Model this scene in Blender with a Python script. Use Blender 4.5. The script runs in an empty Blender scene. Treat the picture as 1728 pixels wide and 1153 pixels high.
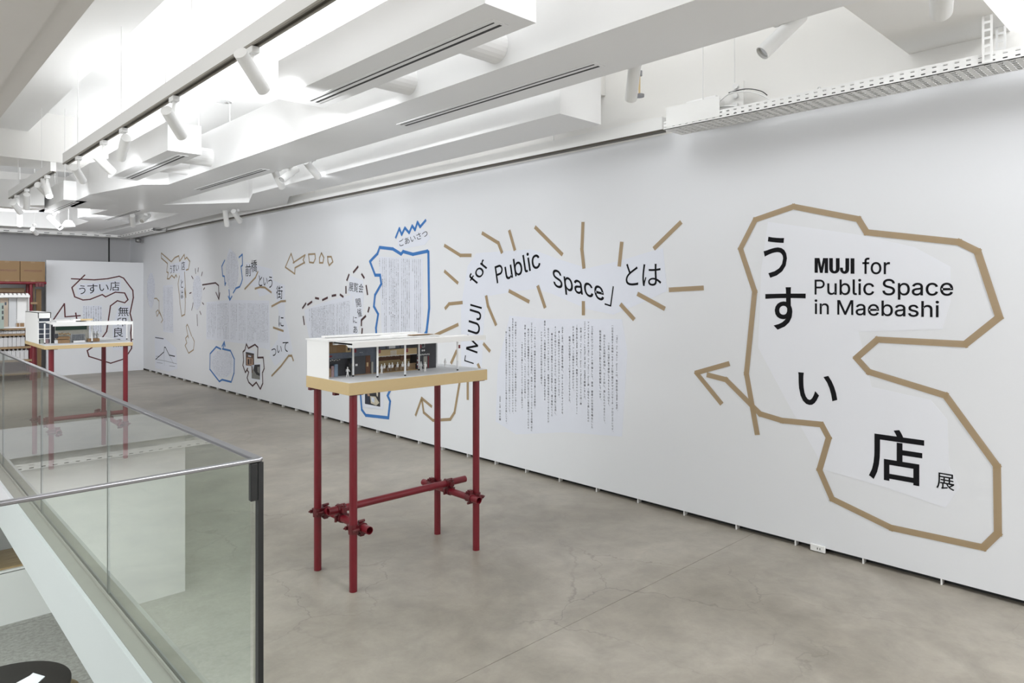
import bpy, bmesh, math, random
import mathutils
from mathutils import Vector, Matrix
random.seed(7)
R = math.radians
C = bpy.context.scene.collection

# ------------------------------------------------------------------ camera
F, CX, HY = 1159.4, 864.0, 495.0          # focal length and horizon in the 1728x1153 frame
EYE = 1.6
TH = math.atan(1101 / 1159.4)
SN, CS = math.sin(TH), math.cos(TH)
cam = bpy.data.objects.new('camera', bpy.data.cameras.new('camera'))
C.objects.link(cam)
cam.location = (0, 0, EYE)
cam.rotation_euler = (R(90), 0, -TH)
cam.data.lens = F / 1728 * 36
cam.data.sensor_width = 36
cam.data.shift_y = -(576.5 - HY) / 1728
cam.data.clip_start = 0.05
bpy.context.scene.camera = cam

# ------------------------------------------------------------------ world, view and large lights
sc = bpy.context.scene
sc.view_settings.view_transform = 'Standard'
sc.view_settings.look = 'None'
sc.view_settings.gamma = 1
sc.view_settings.use_curve_mapping = False
sc.view_settings.exposure = 0.0
w = bpy.data.worlds.new('world'); sc.world = w; w.use_nodes = True
w.node_tree.nodes['Background'].inputs[0].default_value = (0.9, 0.95, 1.0, 1)
w.node_tree.nodes['Background'].inputs[1].default_value = 0.15

def area(name, loc, size, power, rot=(0, 0, 0), col=(.955, .975, 1)):
    l = bpy.data.lights.new(name, 'AREA'); l.shape = 'RECTANGLE'
    l.size, l.size_y = size; l.energy = power; l.color = col
    o = bpy.data.objects.new(name, l); C.objects.link(o)
    o.location = loc; o.rotation_euler = rot
    return o
UP = (R(180), 0, 0)
area('uplight_duct', (2.71, 3.5, 3.26), (0.3, 9.0), 78, UP)
area('uplight_duct_far', (2.7, 11.2, 3.26), (0.3, 4.5), 32, UP)
area('uplight_wall_duct', (3.6, 6.0, 3.22), (0.25, 5.0), 15, UP)
area('uplight_slot', (2.0, 3.2, 3.12), (0.12, 1.8), 22, UP)
area('uplight_slot_far', (2.0, 7.2, 3.12), (0.12, 1.8), 12, UP)
area('rear_fill', (1.8, -2.2, 3.9), (3.0, 2.0), 450)  # added fill behind the camera, not a known lamp
area('void_light', (-2.0, 5.0, 3.15), (2.5, 5.0), 190)
area('lower_floor_light', (-0.6, 6.5, -0.42), (1.6, 5.0), 200)
area('uplight_far_left', (0.6, 13.4, 3.2), (2.0, 1.5), 5, UP)
area('uplight_end', (1.2, 15.6, 2.95), (5.0, .2), 9, UP)
area('side_fill', (-5.8, 4.0, 1.8), (2.4, 9.0), 155, (0, R(-90), 0))  # invented fill panel far to the left, evens out the long wall
area('far_wall_fill', (1.2, 11.9, 2.75), (3.0, .8), 105, (R(68), 0, 0))  # unseen fill added to brighten the partition and end wall

# ------------------------------------------------------------------ helpers
def ray(px, py):
    u = (px - CX) / F; v = (HY - py) / F
    return Vector((SN + u * CS, CS - u * SN, v))
def onX(px, py, X):
    d = ray(px, py); t = X / d.x; return Vector((X, t * d.y, EYE + t * d.z))
def onY(px, py, Y):
    d = ray(px, py); t = Y / d.y; return Vector((t * d.x, Y, EYE + t * d.z))
def onZ(px, py, z):
    d = ray(px, py); t = (z - EYE) / d.z; return Vector((t * d.x, t * d.y, z))

def setp(o, label=None, cat=None, group=None, kind=None):
    if label: o['label'] = label
    if cat: o['category'] = cat
    if group: o['group'] = group
    if kind: o['kind'] = kind
    return o
def empty(name, loc, label, cat, group=None, rz=0):
    o = bpy.data.objects.new(name, None); C.objects.link(o)
    o.location = loc; o.rotation_euler = (0, 0, rz); o.empty_display_size = .1
    return setp(o, label, cat, group)

class MB:
    """collects verts/faces in world coordinates, builds ONE mesh object"""
    def __init__(s): s.v = []; s.f = []; s.sm = []
    def add(s, vs, fs, smooth=False):
        n = len(s.v); s.v += [tuple(p) for p in vs]
        s.f += [tuple(i + n for i in f) for f in fs]; s.sm += [smooth] * len(fs); return s
    def box(s, x0, x1, y0, y1, z0, z1):
        x0, x1 = sorted((x0, x1)); y0, y1 = sorted((y0, y1)); z0, z1 = sorted((z0, z1))
        v = [(x, y, z) for z in (z0, z1) for y in (y0, y1) for x in (x0, x1)]
        return s.add(v, [(0, 2, 3, 1), (4, 5, 7, 6), (0, 1, 5, 4), (2, 6, 7, 3), (0, 4, 6, 2), (1, 3, 7, 5)])
    def cyl(s, a, b, r, n=16, r2=None, cap=True, inner=None):
        a = Vector(a); b = Vector(b); d = (b - a).normalized(); r2 = r if r2 is None else r2
        t = Vector((0, 0, 1)) if abs(d.z) < .9 else Vector((1, 0, 0))
        p = d.cross(t).normalized(); q = d.cross(p)
        vs = []
        for c, rr in ((a, r), (b, r2)):
            for i in range(n):
                g = 2 * math.pi * i / n; vs.append(c + p * math.cos(g) * rr + q * math.sin(g) * rr)
        s.add(vs, [(i, (i + 1) % n, n + (i + 1) % n, n + i) for i in range(n)], True)
        if inner:                                   # open tube with a wall thickness
            vi = []
            for c in (a, b):
                for i in range(n):
                    g = 2 * math.pi * i / n; vi.append(c + p * math.cos(g) * inner + q * math.sin(g) * inner)
            s.add(vi, [((i + 1) % n, i, n + i, n + (i + 1) % n) for i in range(n)], True)
            s.add(vs + vi, [(i, 2 * n + i, 2 * n + (i + 1) % n, (i + 1) % n) for i in range(n)] +
                  [(n + i, n + (i + 1) % n, 3 * n + (i + 1) % n, 3 * n + i) for i in range(n)])
        elif cap:
            s.add(vs, [tuple(range(n - 1, -1, -1)), tuple(range(n, 2 * n))])
        return s
    def prism(s, pts, z0, z1):                     # plan polygon extruded in z
        n = len(pts); vs = [(p[0], p[1], z0) for p in pts] + [(p[0], p[1], z1) for p in pts]
        return s.add(vs, [tuple(range(n - 1, -1, -1)), tuple(range(n, 2 * n))] +
                     [(i, (i + 1) % n, n + (i + 1) % n, n + i) for i in range(n)])
    def lathe(s, c, prof, n=24):
        c = Vector(c); vs = []
        for r, z in prof:
            for i in range(n):
                g = 2 * math.pi * i / n; vs.append(c + Vector((r * math.cos(g), r * math.sin(g), z)))
        m = len(prof)
        return s.add(vs, [(k * n + i, k * n + (i + 1) % n, (k + 1) * n + (i + 1) % n, (k + 1) * n + i)
                          for k in range(m - 1) for i in range(n)], True)
    def wire(s, pts, r, n=8):
        for a, b in zip(pts, pts[1:]): s.cyl(a, b, r, n)
        return s
    def build(s, name, m, parent=None, bevel=0, kind=None):
        me = bpy.data.meshes.new(name)
        off = Vector((0, 0, 0)); vv = s.v
        if parent is not None:
            bpy_inv = world_of(parent).inverted(); vv = [bpy_inv @ Vector(p) for p in s.v]
        me.from_pydata(vv, [], s.f); me.validate()
        bm = bmesh.new(); bm.from_mesh(me)
        big = [f for f in bm.faces if len(f.verts) > 8]
        if big: bmesh.ops.triangulate(bm, faces=big)
        bmesh.ops.recalc_face_normals(bm, faces=bm.faces) if not getattr(s, 'flat', False) else None
        bm.to_mesh(me); bm.free()
        if len(me.polygons) == len(s.sm):
            me.polygons.foreach_set('use_smooth', s.sm)
        me.materials.append(m)
        o = bpy.data.objects.new(name, me); C.objects.link(o)
        if parent is not None: o.parent = parent
        if bevel:
            b = o.modifiers.new('bevel', 'BEVEL'); b.width = bevel; b.segments = 2; b.limit_method = 'ANGLE'
        if kind: o['kind'] = kind
        return o
def world_of(o):
    m = Matrix.LocRotScale(o.location, o.rotation_euler, o.scale)
    return world_of(o.parent) @ m if o.parent else m

def copy_tree(o, parent=None):
    c = o.copy(); C.objects.link(c); c.parent = parent
    for ch in list(o.children): copy_tree(ch, c)
    return c

# ------------------------------------------------------------------ materials
def mat(name, col, rough=.6, metal=0, emit=0, bump=0, bscale=40, var=0, vscale=3, coat=0, spec=.5):
    m = bpy.data.materials.new(name); m.use_nodes = True; nt = m.node_tree; b = nt.nodes['Principled BSDF']
    b.inputs['Base Color'].default_value = (*col, 1); b.inputs['Roughness'].default_value = rough
    b.inputs['Metallic'].default_value = metal; b.inputs['Specular IOR Level'].default_value = spec
    b.inputs['Coat Weight'].default_value = coat
    if emit:
        b.inputs['Emission Color'].default_value = (1, 1, 1, 1); b.inputs['Emission Strength'].default_value = emit
    tc = nt.nodes.new('ShaderNodeTexCoord')
    if var:
        n = nt.nodes.new('ShaderNodeTexNoise'); n.inputs['Scale'].default_value = vscale; n.inputs['Detail'].default_value = 5
        nt.links.new(tc.outputs['Object'], n.inputs['Vector'])
        mx = nt.nodes.new('ShaderNodeMix'); mx.data_type = 'RGBA'
        mx.inputs[6].default_value = (*[c * (1 - var) for c in col], 1); mx.inputs[7].default_value = (*[min(1, c * (1 + var)) for c in col], 1)
        nt.links.new(n.outputs['Fac'], mx.inputs[0]); nt.links.new(mx.outputs[2], b.inputs['Base Color'])
    if bump:
        n = nt.nodes.new('ShaderNodeTexNoise'); n.inputs['Scale'].default_value = bscale; n.inputs['Detail'].default_value = 4
        nt.links.new(tc.outputs['Object'], n.inputs['Vector'])
        bp = nt.nodes.new('ShaderNodeBump'); bp.inputs['Strength'].default_value = bump; bp.inputs['Distance'].default_value = .01
        nt.links.new(n.outputs['Fac'], bp.inputs['Height']); nt.links.new(bp.outputs['Normal'], b.inputs['Normal'])
    return m
M = dict(
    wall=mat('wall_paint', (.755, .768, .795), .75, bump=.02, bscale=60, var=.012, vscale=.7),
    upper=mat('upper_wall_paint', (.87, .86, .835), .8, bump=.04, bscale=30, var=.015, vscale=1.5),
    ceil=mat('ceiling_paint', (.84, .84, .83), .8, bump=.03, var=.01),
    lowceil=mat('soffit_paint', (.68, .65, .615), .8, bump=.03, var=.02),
    duct=mat('duct_white', (.86, .86, .86), .42, bump=.01, var=.01),
    greywall=mat('far_wall_shade_grey', (.52, .52, .53), .8, bump=.02),  # grey is partly the shade below the far tray, put into the colour
    white=mat('white_enamel', (.84, .84, .83), .4),
    whitemat=mat('white_card', (.88, .88, .875), .7),
    greycard=mat('pale_grey_card', (.73, .745, .765), .7),
    slot=mat('black_slot', (.02, .02, .02), .6),
    track=mat('track_channel', (.07, .06, .045), .5),
    tracklt=mat('track_lip', (.27, .25, .21), .45),
    tray=mat('tray_white', (.83, .83, .82), .5),
    red=mat('red_pipe_paint', (.17, .006, .015), .36, coat=.2, var=.06, vscale=6),
    redd=mat('red_clamp_paint', (.11, .007, .012), .4, coat=.2, bump=.1, bscale=90),
    kraft=mat('kraft_board', (.60, .455, .245), .7, var=.02, vscale=60, bump=.03, bscale=200),
    carton=mat('carton_brown', (.25, .16, .08), .8, var=.03, vscale=8),
    wood=mat('shelf_wood', (.31, .21, .115), .6, var=.08, vscale=14),
    darkwood=mat('brown_wood', (.14, .06, .03), .6, var=.15, vscale=30),
    black=mat('black_rubber', (.012, .013, .014), .5),
    ink=mat('black_ink', (.012, .012, .014), .85, spec=.1),
    inkg=mat('grey_ink', (.13, .13, .15), .85, spec=.1),
    steel=mat('brushed_steel', (.30, .30, .315), .36, metal=1),
    steeld=mat('grey_steel', (.30, .30, .30), .4, metal=.8),
    paper=mat('pale_sheet', (.735, .762, .842), .6),
    paper2=mat('pale_sheet_title', (.785, .80, .85), .6),
    dark=mat('dark_board', (.05, .05, .058), .5, var=.2, vscale=50),
    stone=mat('curb_stone', (.34, .335, .30), .6, var=.06, vscale=10),
    fascia=mat('fascia_white', (.66, .67, .69), .7, var=.02, vscale=2),
    blackt=mat('black_table_top', (.007, .007, .007), .6, spec=.3),
    lamp=mat('lamp_lens', (1, 1, 1), .5, emit=14),
    reflector=mat('lamp_reflector', (.6, .6, .6), .2, metal=1),
    box2=mat('grey_white_box', (.60, .60, .61), .5),
    green=mat('dark_green_board', (.03, .07, .05), .6),
    crate=mat('tan_crate', (.30, .185, .095), .8, var=.2, vscale=80),
    greyb=mat('grey_blue_board', (.10, .12, .16), .5, var=.2, vscale=60),
)

def tape_mat(name, col, stripes=False):
    m = bpy.data.materials.new(name); m.use_nodes = True; nt = m.node_tree
    b = nt.nodes['Principled BSDF']; b.inputs['Base Color'].default_value = (*col, 1); b.inputs['Roughness'].default_value = .45
    out = nt.nodes['Material Output']; tr = nt.nodes.new('ShaderNodeBsdfTransparent'); mx = nt.nodes.new('ShaderNodeMixShader')
    mx.inputs[0].default_value = .82
    nt.links.new(tr.outputs[0], mx.inputs[1]); nt.links.new(b.outputs[0], mx.inputs[2]); nt.links.new(mx.outputs[0], out.inputs[0])
    return m
TAN = tape_mat('tan_tape', (.40, .285, .155)); BLUE = tape_mat('blue_tape', (.035, .20, .56)); MAROON = tape_mat('maroon_tape', (.055, .008, .01))
REDT = tape_mat('dark_red_tape', (.10, .006, .01))

def glass_mat():
    m = bpy.data.materials.new('balustrade_glass'); m.use_nodes = True; nt = m.node_tree
    for n in list(nt.nodes):
        if n.type != 'OUTPUT_MATERIAL': nt.nodes.remove(n)
    out = [n for n in nt.nodes][0]
    fr = nt.nodes.new('ShaderNodeFresnel'); fr.inputs[0].default_value = 1.65
    tr = nt.nodes.new('ShaderNodeBsdfTransparent'); tr.inputs[0].default_value = (.925, .96, .942, 1)
    gl = nt.nodes.new('ShaderNodeBsdfGlossy'); gl.inputs['Roughness'].default_value = .0; gl.inputs[0].default_value = (1, 1, 1, 1)
    mx = nt.nodes.new('ShaderNodeMixShader')
    ge = nt.nodes.new('ShaderNodeNewGeometry'); iv = nt.nodes.new('ShaderNodeMath'); iv.operation = 'SUBTRACT'; iv.inputs[0].default_value = 1
    mu = nt.nodes.new('ShaderNodeMath'); mu.operation = 'MULTIPLY'
    nt.links.new(ge.outputs['Backfacing'], iv.inputs[1]); nt.links.new(iv.outputs[0], mu.inputs[0]); nt.links.new(fr.outputs[0], mu.inputs[1])
    nt.links.new(mu.outputs[0], mx.inputs[0]); nt.links.new(tr.outputs[0], mx.inputs[1]); nt.links.new(gl.outputs[0], mx.inputs[2])
    nt.links.new(mx.outputs[0], out.inputs[0])
    return m
GLASS = glass_mat()

def floor_mat():
    m = bpy.data.materials.new('polished_concrete'); m.use_nodes = True; nt = m.node_tree; b = nt.nodes['Principled BSDF']
    N, L = nt.nodes.new, nt.links.new
    tc = N('ShaderNodeTexCoord')
    def noise(s, d=6, r=.6, dist=0):
        n = N('ShaderNodeTexNoise'); n.inputs['Scale'].default_value = s; n.inputs['Detail'].default_value = d
        n.inputs['Roughness'].default_value = r; n.inputs['Distortion'].default_value = dist
        L(tc.outputs['Object'], n.inputs['Vector']); return n
    n1 = noise(.9, 8, .62, .5); n2 = noise(5, 8, .7, .3); n3 = noise(60, 3)
    r1 = N('ShaderNodeValToRGB'); r1.color_ramp.elements[0].position = .3; r1.color_ramp.elements[1].position = .72
    r1.color_ramp.elements[0].color = (.24, .215, .178, 1); r1.color_ramp.elements[1].color = (.40, .37, .318, 1)
    L(n1.outputs['Fac'], r1.inputs[0])
    mx = N('ShaderNodeMix'); mx.data_type = 'RGBA'; mx.blend_type = 'OVERLAY'; mx.inputs[0].default_value = .6
    r2 = N('ShaderNodeValToRGB'); r2.color_ramp.elements[0].position = .3; r2.color_ramp.elements[1].position = .7
    r2.color_ramp.elements[0].color = (.36, .36, .36, 1); r2.color_ramp.elements[1].color = (.64, .64, .64, 1)
    L(n2.outputs['Fac'], r2.inputs[0]); L(r1.outputs[0], mx.inputs[6]); L(r2.outputs[0], mx.inputs[7])
    # cracks: cell borders of a distorted voronoi, present only in places
    dn = noise(3.5, 4); vm = N('ShaderNodeVectorMath'); vm.operation = 'MULTIPLY_ADD'
    vm.inputs[1].default_value = (.35, .35, .0); L(dn.outputs['Color'], vm.inputs[0]); L(tc.outputs['Object'], vm.inputs[2])
    vo = N('ShaderNodeTexVoronoi'); vo.feature = 'DISTANCE_TO_EDGE'; vo.inputs['Scale'].default_value = 1.1
    L(vm.outputs[0], vo.inputs['Vector'])
    cr = N('ShaderNodeMapRange'); cr.inputs[1].default_value = .0; cr.inputs[2].default_value = .006; cr.inputs[3].default_value = 1; cr.inputs[4].default_value = 0
    L(vo.outputs['Distance'], cr.inputs[0])
    msk = noise(.7, 2); mr = N('ShaderNodeMapRange'); mr.inputs[1].default_value = .45; mr.inputs[2].default_value = .6
    L(msk.outputs['Fac'], mr.inputs[0])
    mu = N('ShaderNodeMath'); mu.operation = 'MULTIPLY'; L(cr.outputs[0], mu.inputs[0]); L(mr.outputs[0], mu.inputs[1])
    mu2 = N('ShaderNodeMath'); mu2.operation = 'MULTIPLY'; mu2.inputs[1].default_value = .38; L(mu.outputs[0], mu2.inputs[0])
    m3 = N('ShaderNodeMix'); m3.data_type = 'RGBA'; m3.inputs[7].default_value = (.09, .08, .07, 1)
    L(mu2.outputs[0], m3.inputs[0]); L(mx.outputs[2], m3.inputs[6]); L(m3.outputs[2], b.inputs['Base Color'])
    rr = N('ShaderNodeMapRange'); rr.inputs[3].default_value = .27; rr.inputs[4].default_value = .5
    L(n2.outputs['Fac'], rr.inputs[0]); L(rr.outputs[0], b.inputs['Roughness'])
    bp = N('ShaderNodeBump'); bp.inputs['Strength'].default_value = .06; bp.inputs['Distance'].default_value = .01
    L(n3.outputs['Fac'], bp.inputs['Height']); L(bp.outputs[0], b.inputs['Normal'])
    b.inputs['Specular IOR Level'].default_value = .32
    return m
FLOOR = floor_mat()
def terrazzo():
    m = mat('lower_floor', (.42, .42, .40), .5)
    nt = m.node_tree; b = nt.nodes['Principled BSDF']; v = nt.nodes.new('ShaderNodeTexNoise'); v.inputs['Scale'].default_value = 22; v.inputs['Detail'].default_value = 9; v.inputs['Roughness'].default_value = .75
    tc = nt.nodes.new('ShaderNodeTexCoord'); nt.links.new(tc.outputs['Object'], v.inputs['Vector'])
    r = nt.nodes.new('ShaderNodeValToRGB'); r.color_ramp.elements[0].position = .35; r.color_ramp.elements[1].position = .65
    r.color_ramp.elements[0].color = (.27, .265, .24, 1); r.color_ramp.elements[1].color = (.47, .465, .44, 1)
    nt.links.new(v.outputs['Fac'], r.inputs[0]); nt.links.new(r.outputs[0], b.inputs['Base Color']); return m
def woodgrain():
    m = mat('counter_wood', (.5, .36, .17), .5)
    nt = m.node_tree; b = nt.nodes['Principled BSDF']; v = nt.nodes.new('ShaderNodeTexNoise'); v.inputs['Scale'].default_value = 4; v.inputs['Detail'].default_value = 6
    tc = nt.nodes.new('ShaderNodeTexCoord'); mp = nt.nodes.new('ShaderNodeMapping'); mp.inputs['Scale'].default_value = (1, 18, 1)
    nt.links.new(tc.outputs['Object'], mp.inputs[0]); nt.links.new(mp.outputs[0], v.inputs['Vector'])
    r = nt.nodes.new('ShaderNodeValToRGB'); r.color_ramp.elements[0].position = .3; r.color_ramp.elements[1].position = .7
    r.color_ramp.elements[0].color = (.34, .22, .09, 1); r.color_ramp.elements[1].color = (.56, .41, .2, 1)
    nt.links.new(v.outputs['Fac'], r.inputs[0]); nt.links.new(r.outputs[0], b.inputs['Base Color']); return m

# ------------------------------------------------------------------ setting
XW, YE, YP, ZC = 4.30, 16.7, 15.7, 4.0     # long wall, end wall, far partition, ceiling
YV0, YV1, XV = 2.23, 10.0, .875            # void edges
G = .003
def slab(mb, x0, x1, y0, y1): mb.box(x0, x1, y0, y1, -.36, 0)
fl = MB().box(-6, XW + .3, -5, YV0 - .02, -.36, -.0).build('floor', FLOOR); fl['kind'] = 'structure'
f2 = MB(); f2.box(.96, XW + .3, YV0 + .02 + G, YV1, -.36, 0); f2.box(.96, XW + .3, YV0 - .02 + G, YV0 + .02 + G, -.36, 0)
f2.build('floor_slab', FLOOR, fl)
MB().box(-6, XW + .3, YV1 + G, YE + .3, -.36, 0).build('floor_slab', FLOOR, fl)
MB().box(XV + .001, .96 - .001, YV0, YV1, -.30, -.002).build('floor_curb', M['stone'], fl)
MB().box(.96, XW, YV0 - .02, YV0 + .02, -.36, -.02).build('floor_joint', M['dark'], fl)
# white fascia round the void
fa = MB().box(XV - .02, XV, YV0, YV1, -.362, -.004).build('trim_1', M['fascia']); fa['kind'] = 'structure'
fb = MB().box(-4, XV, YV1 - .02, YV1, -.362, -.004).build('trim_2', M['fascia']); fb['kind'] = 'structure'

wr = MB().box(XW, XW + .07, -5, YE, .033, 2.77).build('wall_right', M['wall']); wr['kind'] = 'structure'
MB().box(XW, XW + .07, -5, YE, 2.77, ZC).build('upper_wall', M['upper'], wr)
br = MB().box(XW + .055, XW + .1, -5, YE, 0, .033).build('gap_shade_strip', M['black']); br['kind'] = 'structure'  # black strip painting the shade in the gap under the wall panel
sp0 = None
for k in range(40):
    y = .30 + k * .4055
    if y > 15.6: break
    if sp0 is None:
        sp0 = MB().box(XW + .001, XW + .045, -.0035, .0035, 0, .033).build('wall_spacer', M['tray'], wr)
        o = sp0
    else:
        o = sp0.copy(); C.objects.link(o)
    o.location.y = y
we = MB().box(-6, XW, YE, YE + .2, 0, 2.82).build('wall_end', M['greywall']); we['kind'] = 'structure'
MB().box(-6, XW, YE, YE + .2, 2.82, ZC).build('upper_wall', M['upper'], we)
pt = MB().box(onY(78, 500, YP).x, XW - .002, YP, YP + .08, 0, 2.235).build('wall_partition', M['wall']); pt['kind'] = 'structure'
MB().box(3.88, 3.905, YE - .012, YE, 2.0, 2.9).build('wall_reveal', M['black'], we)
for nm, bx in (('wall_back', (-6, XW, -5.2, -5)), ('wall_left', (-6.2, -6, -5, YE))):
    o = MB().box(*bx, -2.7, ZC).build(nm, M['upper']); o['kind'] = 'structure'
# ceiling: main slab, side soffit, low soffit over the void, downstand beams
ce = MB().box(-6, XW + .3, -5, YE, ZC, ZC + .2).build('ceiling', M['ceil']); ce['kind'] = 'structure'
MB().box(.93, 1.60, -5, 10.9, 3.72, ZC).build('ceiling_soffit', M['ceil'], ce)
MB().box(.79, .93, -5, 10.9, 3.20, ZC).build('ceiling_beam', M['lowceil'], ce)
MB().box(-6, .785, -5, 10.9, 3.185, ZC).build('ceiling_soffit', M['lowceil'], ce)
MB().box(-6, XW - .001, 10.9, 11.7, 3.36, ZC).build('ceiling_beam', M['upper'], ce)
MB().box(3.3, XW - .001, 3.45, 3.95, 3.17, ZC).build('ceiling_beam', M['upper'], ce)
MB().box(3.0, XW - .001, .80, 1.27, 2.95, ZC).build('ceiling_beam', M['upper'], ce)
MB().box(3.0, 3.5, 12.9, 13.5, 3.25, ZC).build('ceiling_column', M['upper'], ce)
# lower storey seen through the void
TZ = terrazzo()
lf = MB().box(-6, XW, -2, YE, -2.8, -2.6).build('floor_lower', TZ); lf['kind'] = 'structure'
lw = MB().box(.95, XW, 11.95, 12.1, -2.6, -.37).build('wall_lower', M['ceil']); lw['kind'] = 'structure'
lw = MB().box(-1.43, .6, 10.2, 10.3, -2.6, -.37).build('wall_lower_end', M['ceil']); lw['kind'] = 'structure'
lw = MB().box(XW - .2, XW, -2, 11.9, -2.6, -.37).build('wall_lower_right', M['ceil']); lw['kind'] = 'structure'
for x in (-.2, .9, 2.0):
    MB().box(x, x + .004, 2, 11.9, -2.6, -2.5985).build('floor_joint', M['steeld'], lf)
for y in (6.4, 8.6, 10.6):
    MB().box(-5, 4, y, y + .004, -2.6, -2.5985).build('floor_joint', M['steeld'], lf)


# ------------------------------------------------------------------ air ducts
ZB = 2.79
def zb(*L): return [tuple(onZ(px, py, ZB)[:2]) for px, py in L]
main = [(2.46, -1.2)] + zb((284.5, 311.5), (241, 311.4), (151, 328.5), (111, 346.7), (130, 351.5), (182, 354.3),
       (131, 368), (150, 373.7), (122, 383), (101, 386.5), (-160, 372), (-160, 378), (120, 389.8), (161, 389.6),
       (218.6, 377), (201, 371.6), (253, 357.7), (303.8, 360.5), (240, 377.4), (162.4, 396.6), (143.7, 396.6),
       (-160, 381), (-160, 385), (130, 398), (207.7, 402), (231, 395.9), (260, 389.6), (317, 373), (372, 360),
       (462, 351), (484, 345.6), (488, 332))
main += [(3.79, 3.08), (3.36, 3.08)] + zb((426, 327), (420, 342), (274, 345.6)) + [(2.96, -1.2)]
dn = empty('air_duct', (2.7, 3, ZB), 'long white branching air duct spanning the ceiling with flat grey underside', 'duct')
MB().prism(main, ZB, ZB + .38).build('duct_casing', M['duct'], dn)
def slot(parent, x, y0, y1, z, wd=.09):
    MB().box(x - wd / 2, x + wd / 2, y0, y1, z - .003, z + .01).build('diffuser_frame', M['duct'], parent)
    for dx, ww in ((-.022, .008), (.018, .015)):
        MB().box(x + dx - ww / 2, x + dx + ww / 2, y0 + .02, y1 - .02, z - .0045, z + .01).build('diffuser_slot', M['slot'], parent)
for a, b in (((675, 211), (1015, 109)), ((332, 320), (450, 286)), ((176, 371), (238, 355))):
    p, q = onZ(*a, ZB), onZ(*b, ZB); slot(dn, (p.x + q.x) / 2, q.y, p.y, ZB)
def duct_box(x0, x1, y0, y1, z0, h, label, sy, pipes):
    t = empty('slot_diffuser_duct', ((x0 + x1) / 2, (y0 + y1) / 2, z0), label, 'duct', 'short ducts hung beside the long duct')
    MB().box(x0, x1, y0, y1, z0, z0 + h).build('duct_casing', M['duct'], t)
    slot(t, x0 + (x1 - x0) * .6, sy[0], sy[1], z0)
    for y in pipes:
        MB().cyl((x1, y, z0 + .115), (2.46 if y < 9 else x1 + .2, y, z0 + .115), .085, 24).build('round_duct', M['duct'], t)
    for y in (y0 + .25, y1 - .25):
        for x in (x0 + .06, x1 - .06):
            MB().cyl((x, y, z0 + h), (x, y, 3.72 if x < 1.6 else ZC), .0035, 6).build('hanging_rod', M['white'], t)
    return t
duct_box(1.86, 2.16, 2.12, 4.04, ZB, .235, 'nearest short white duct with black slot, cut by the top edge', (2.22, 3.95), (2.7, 3.5))
duct_box(1.86, 2.13, 6.12, 8.0, ZB, .245, 'middle short white duct with black slot, left of the long duct', (6.25, 7.9), (6.8, 7.45))
duct_box(1.88, 2.14, 10.25, 12.05, ZB, .245, 'farthest short white duct behind the second lighting track', (10.4, 11.9), ())
lp = [(-180, 342), (33, 349.8), (51, 346.8), (75, 346.5), (75, 358.3), (27, 358.2), (-180, 348)]
setp(MB().prism(zb(*lp), ZB, ZB + .38).build('air_duct_branch', M['duct']), 'white side branch of duct at the far left edge', 'duct')
for i, (x, y) in enumerate([(2.55, 1.5), (2.87, 1.5), (2.55, 4.6), (2.87, 4.6), (2.55, 7.4), (2.87, 7.4), (3.45, 4.2), (3.7, 4.2), (3.45, 7.2), (3.7, 7.2), (2.3, 9.4), (2.9, 9.6), (2.5, 12.4)]):
    MB().cyl((x, y, ZB + .38), (x, y, ZC), .004, 6).build('hanging_rod', M['white'], dn)

# ------------------------------------------------------------------ lighting tracks and spotlights
def track(x, y0, y1, z, h, label, hang=(), ww=.05):
    t = empty('lighting_track', (x, (y0 + y1) / 2, z), label, 'lighting track')
    MB().box(x - ww / 2, x + ww / 2, y0, y1, z + .012, z + h).build('track_housing', M['white'], t)
    MB().box(x - ww / 2, x - ww / 2 + .012, y0, y1, z, z + .012).build('track_lip', M['tracklt'], t)
    MB().box(x + ww / 2 - .012, x + ww / 2, y0, y1, z, z + .012).build('track_lip', M['tracklt'], t)
    MB().box(x - ww / 2 + .012, x + ww / 2 - .012, y0 + .002, y1 - .002, z + .008, z + .0125).build('track_channel', M['track'], t)
    for y in hang:
        MB().cyl((x, y, z + h), (x, y, 3.72 if x < 1.6 else ZC), .003, 6).build('hanging_wire', M['white'], t)
    return t
track(1.51, -.5, 8.15, 2.90, .11, 'long white suspended lighting track with dark channel, nearest', (1.5, 3.0, 4.5, 6.1, 7.6))
track(1.51, 8.75, 11.65, 2.90, .11, 'shorter white lighting track beyond the crossing beam', (9.4, 11.0))
track(3.22, .2, 8.0, 2.93, .07, 'white lighting track tucked between the two long ducts', (1, 3, 5, 7))
ra = empty('lighting_track', (4.2, 8, 2.755), 'long slim white track running just in front of the graphic wall', 'lighting track')
yt = onX(1124, 223, 4.2).y
MB().box(4.15, 4.20, yt, 16.0, 2.77, 2.86).build('track_housing', M['white'], ra)
MB().box(4.15, 4.20, yt, 16.0, 2.755, 2.77).build('track_channel', M['track'], ra)
for px, py in ((935, 235), (760, 277), (630, 305), (532, 325), (494, 335)):
    y = onX(px, py, 4.18).y
    MB().cyl((4.175, y, 2.86), (4.175, y, ZC), .004, 6).build('hanging_wire', M['white'], ra)

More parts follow.
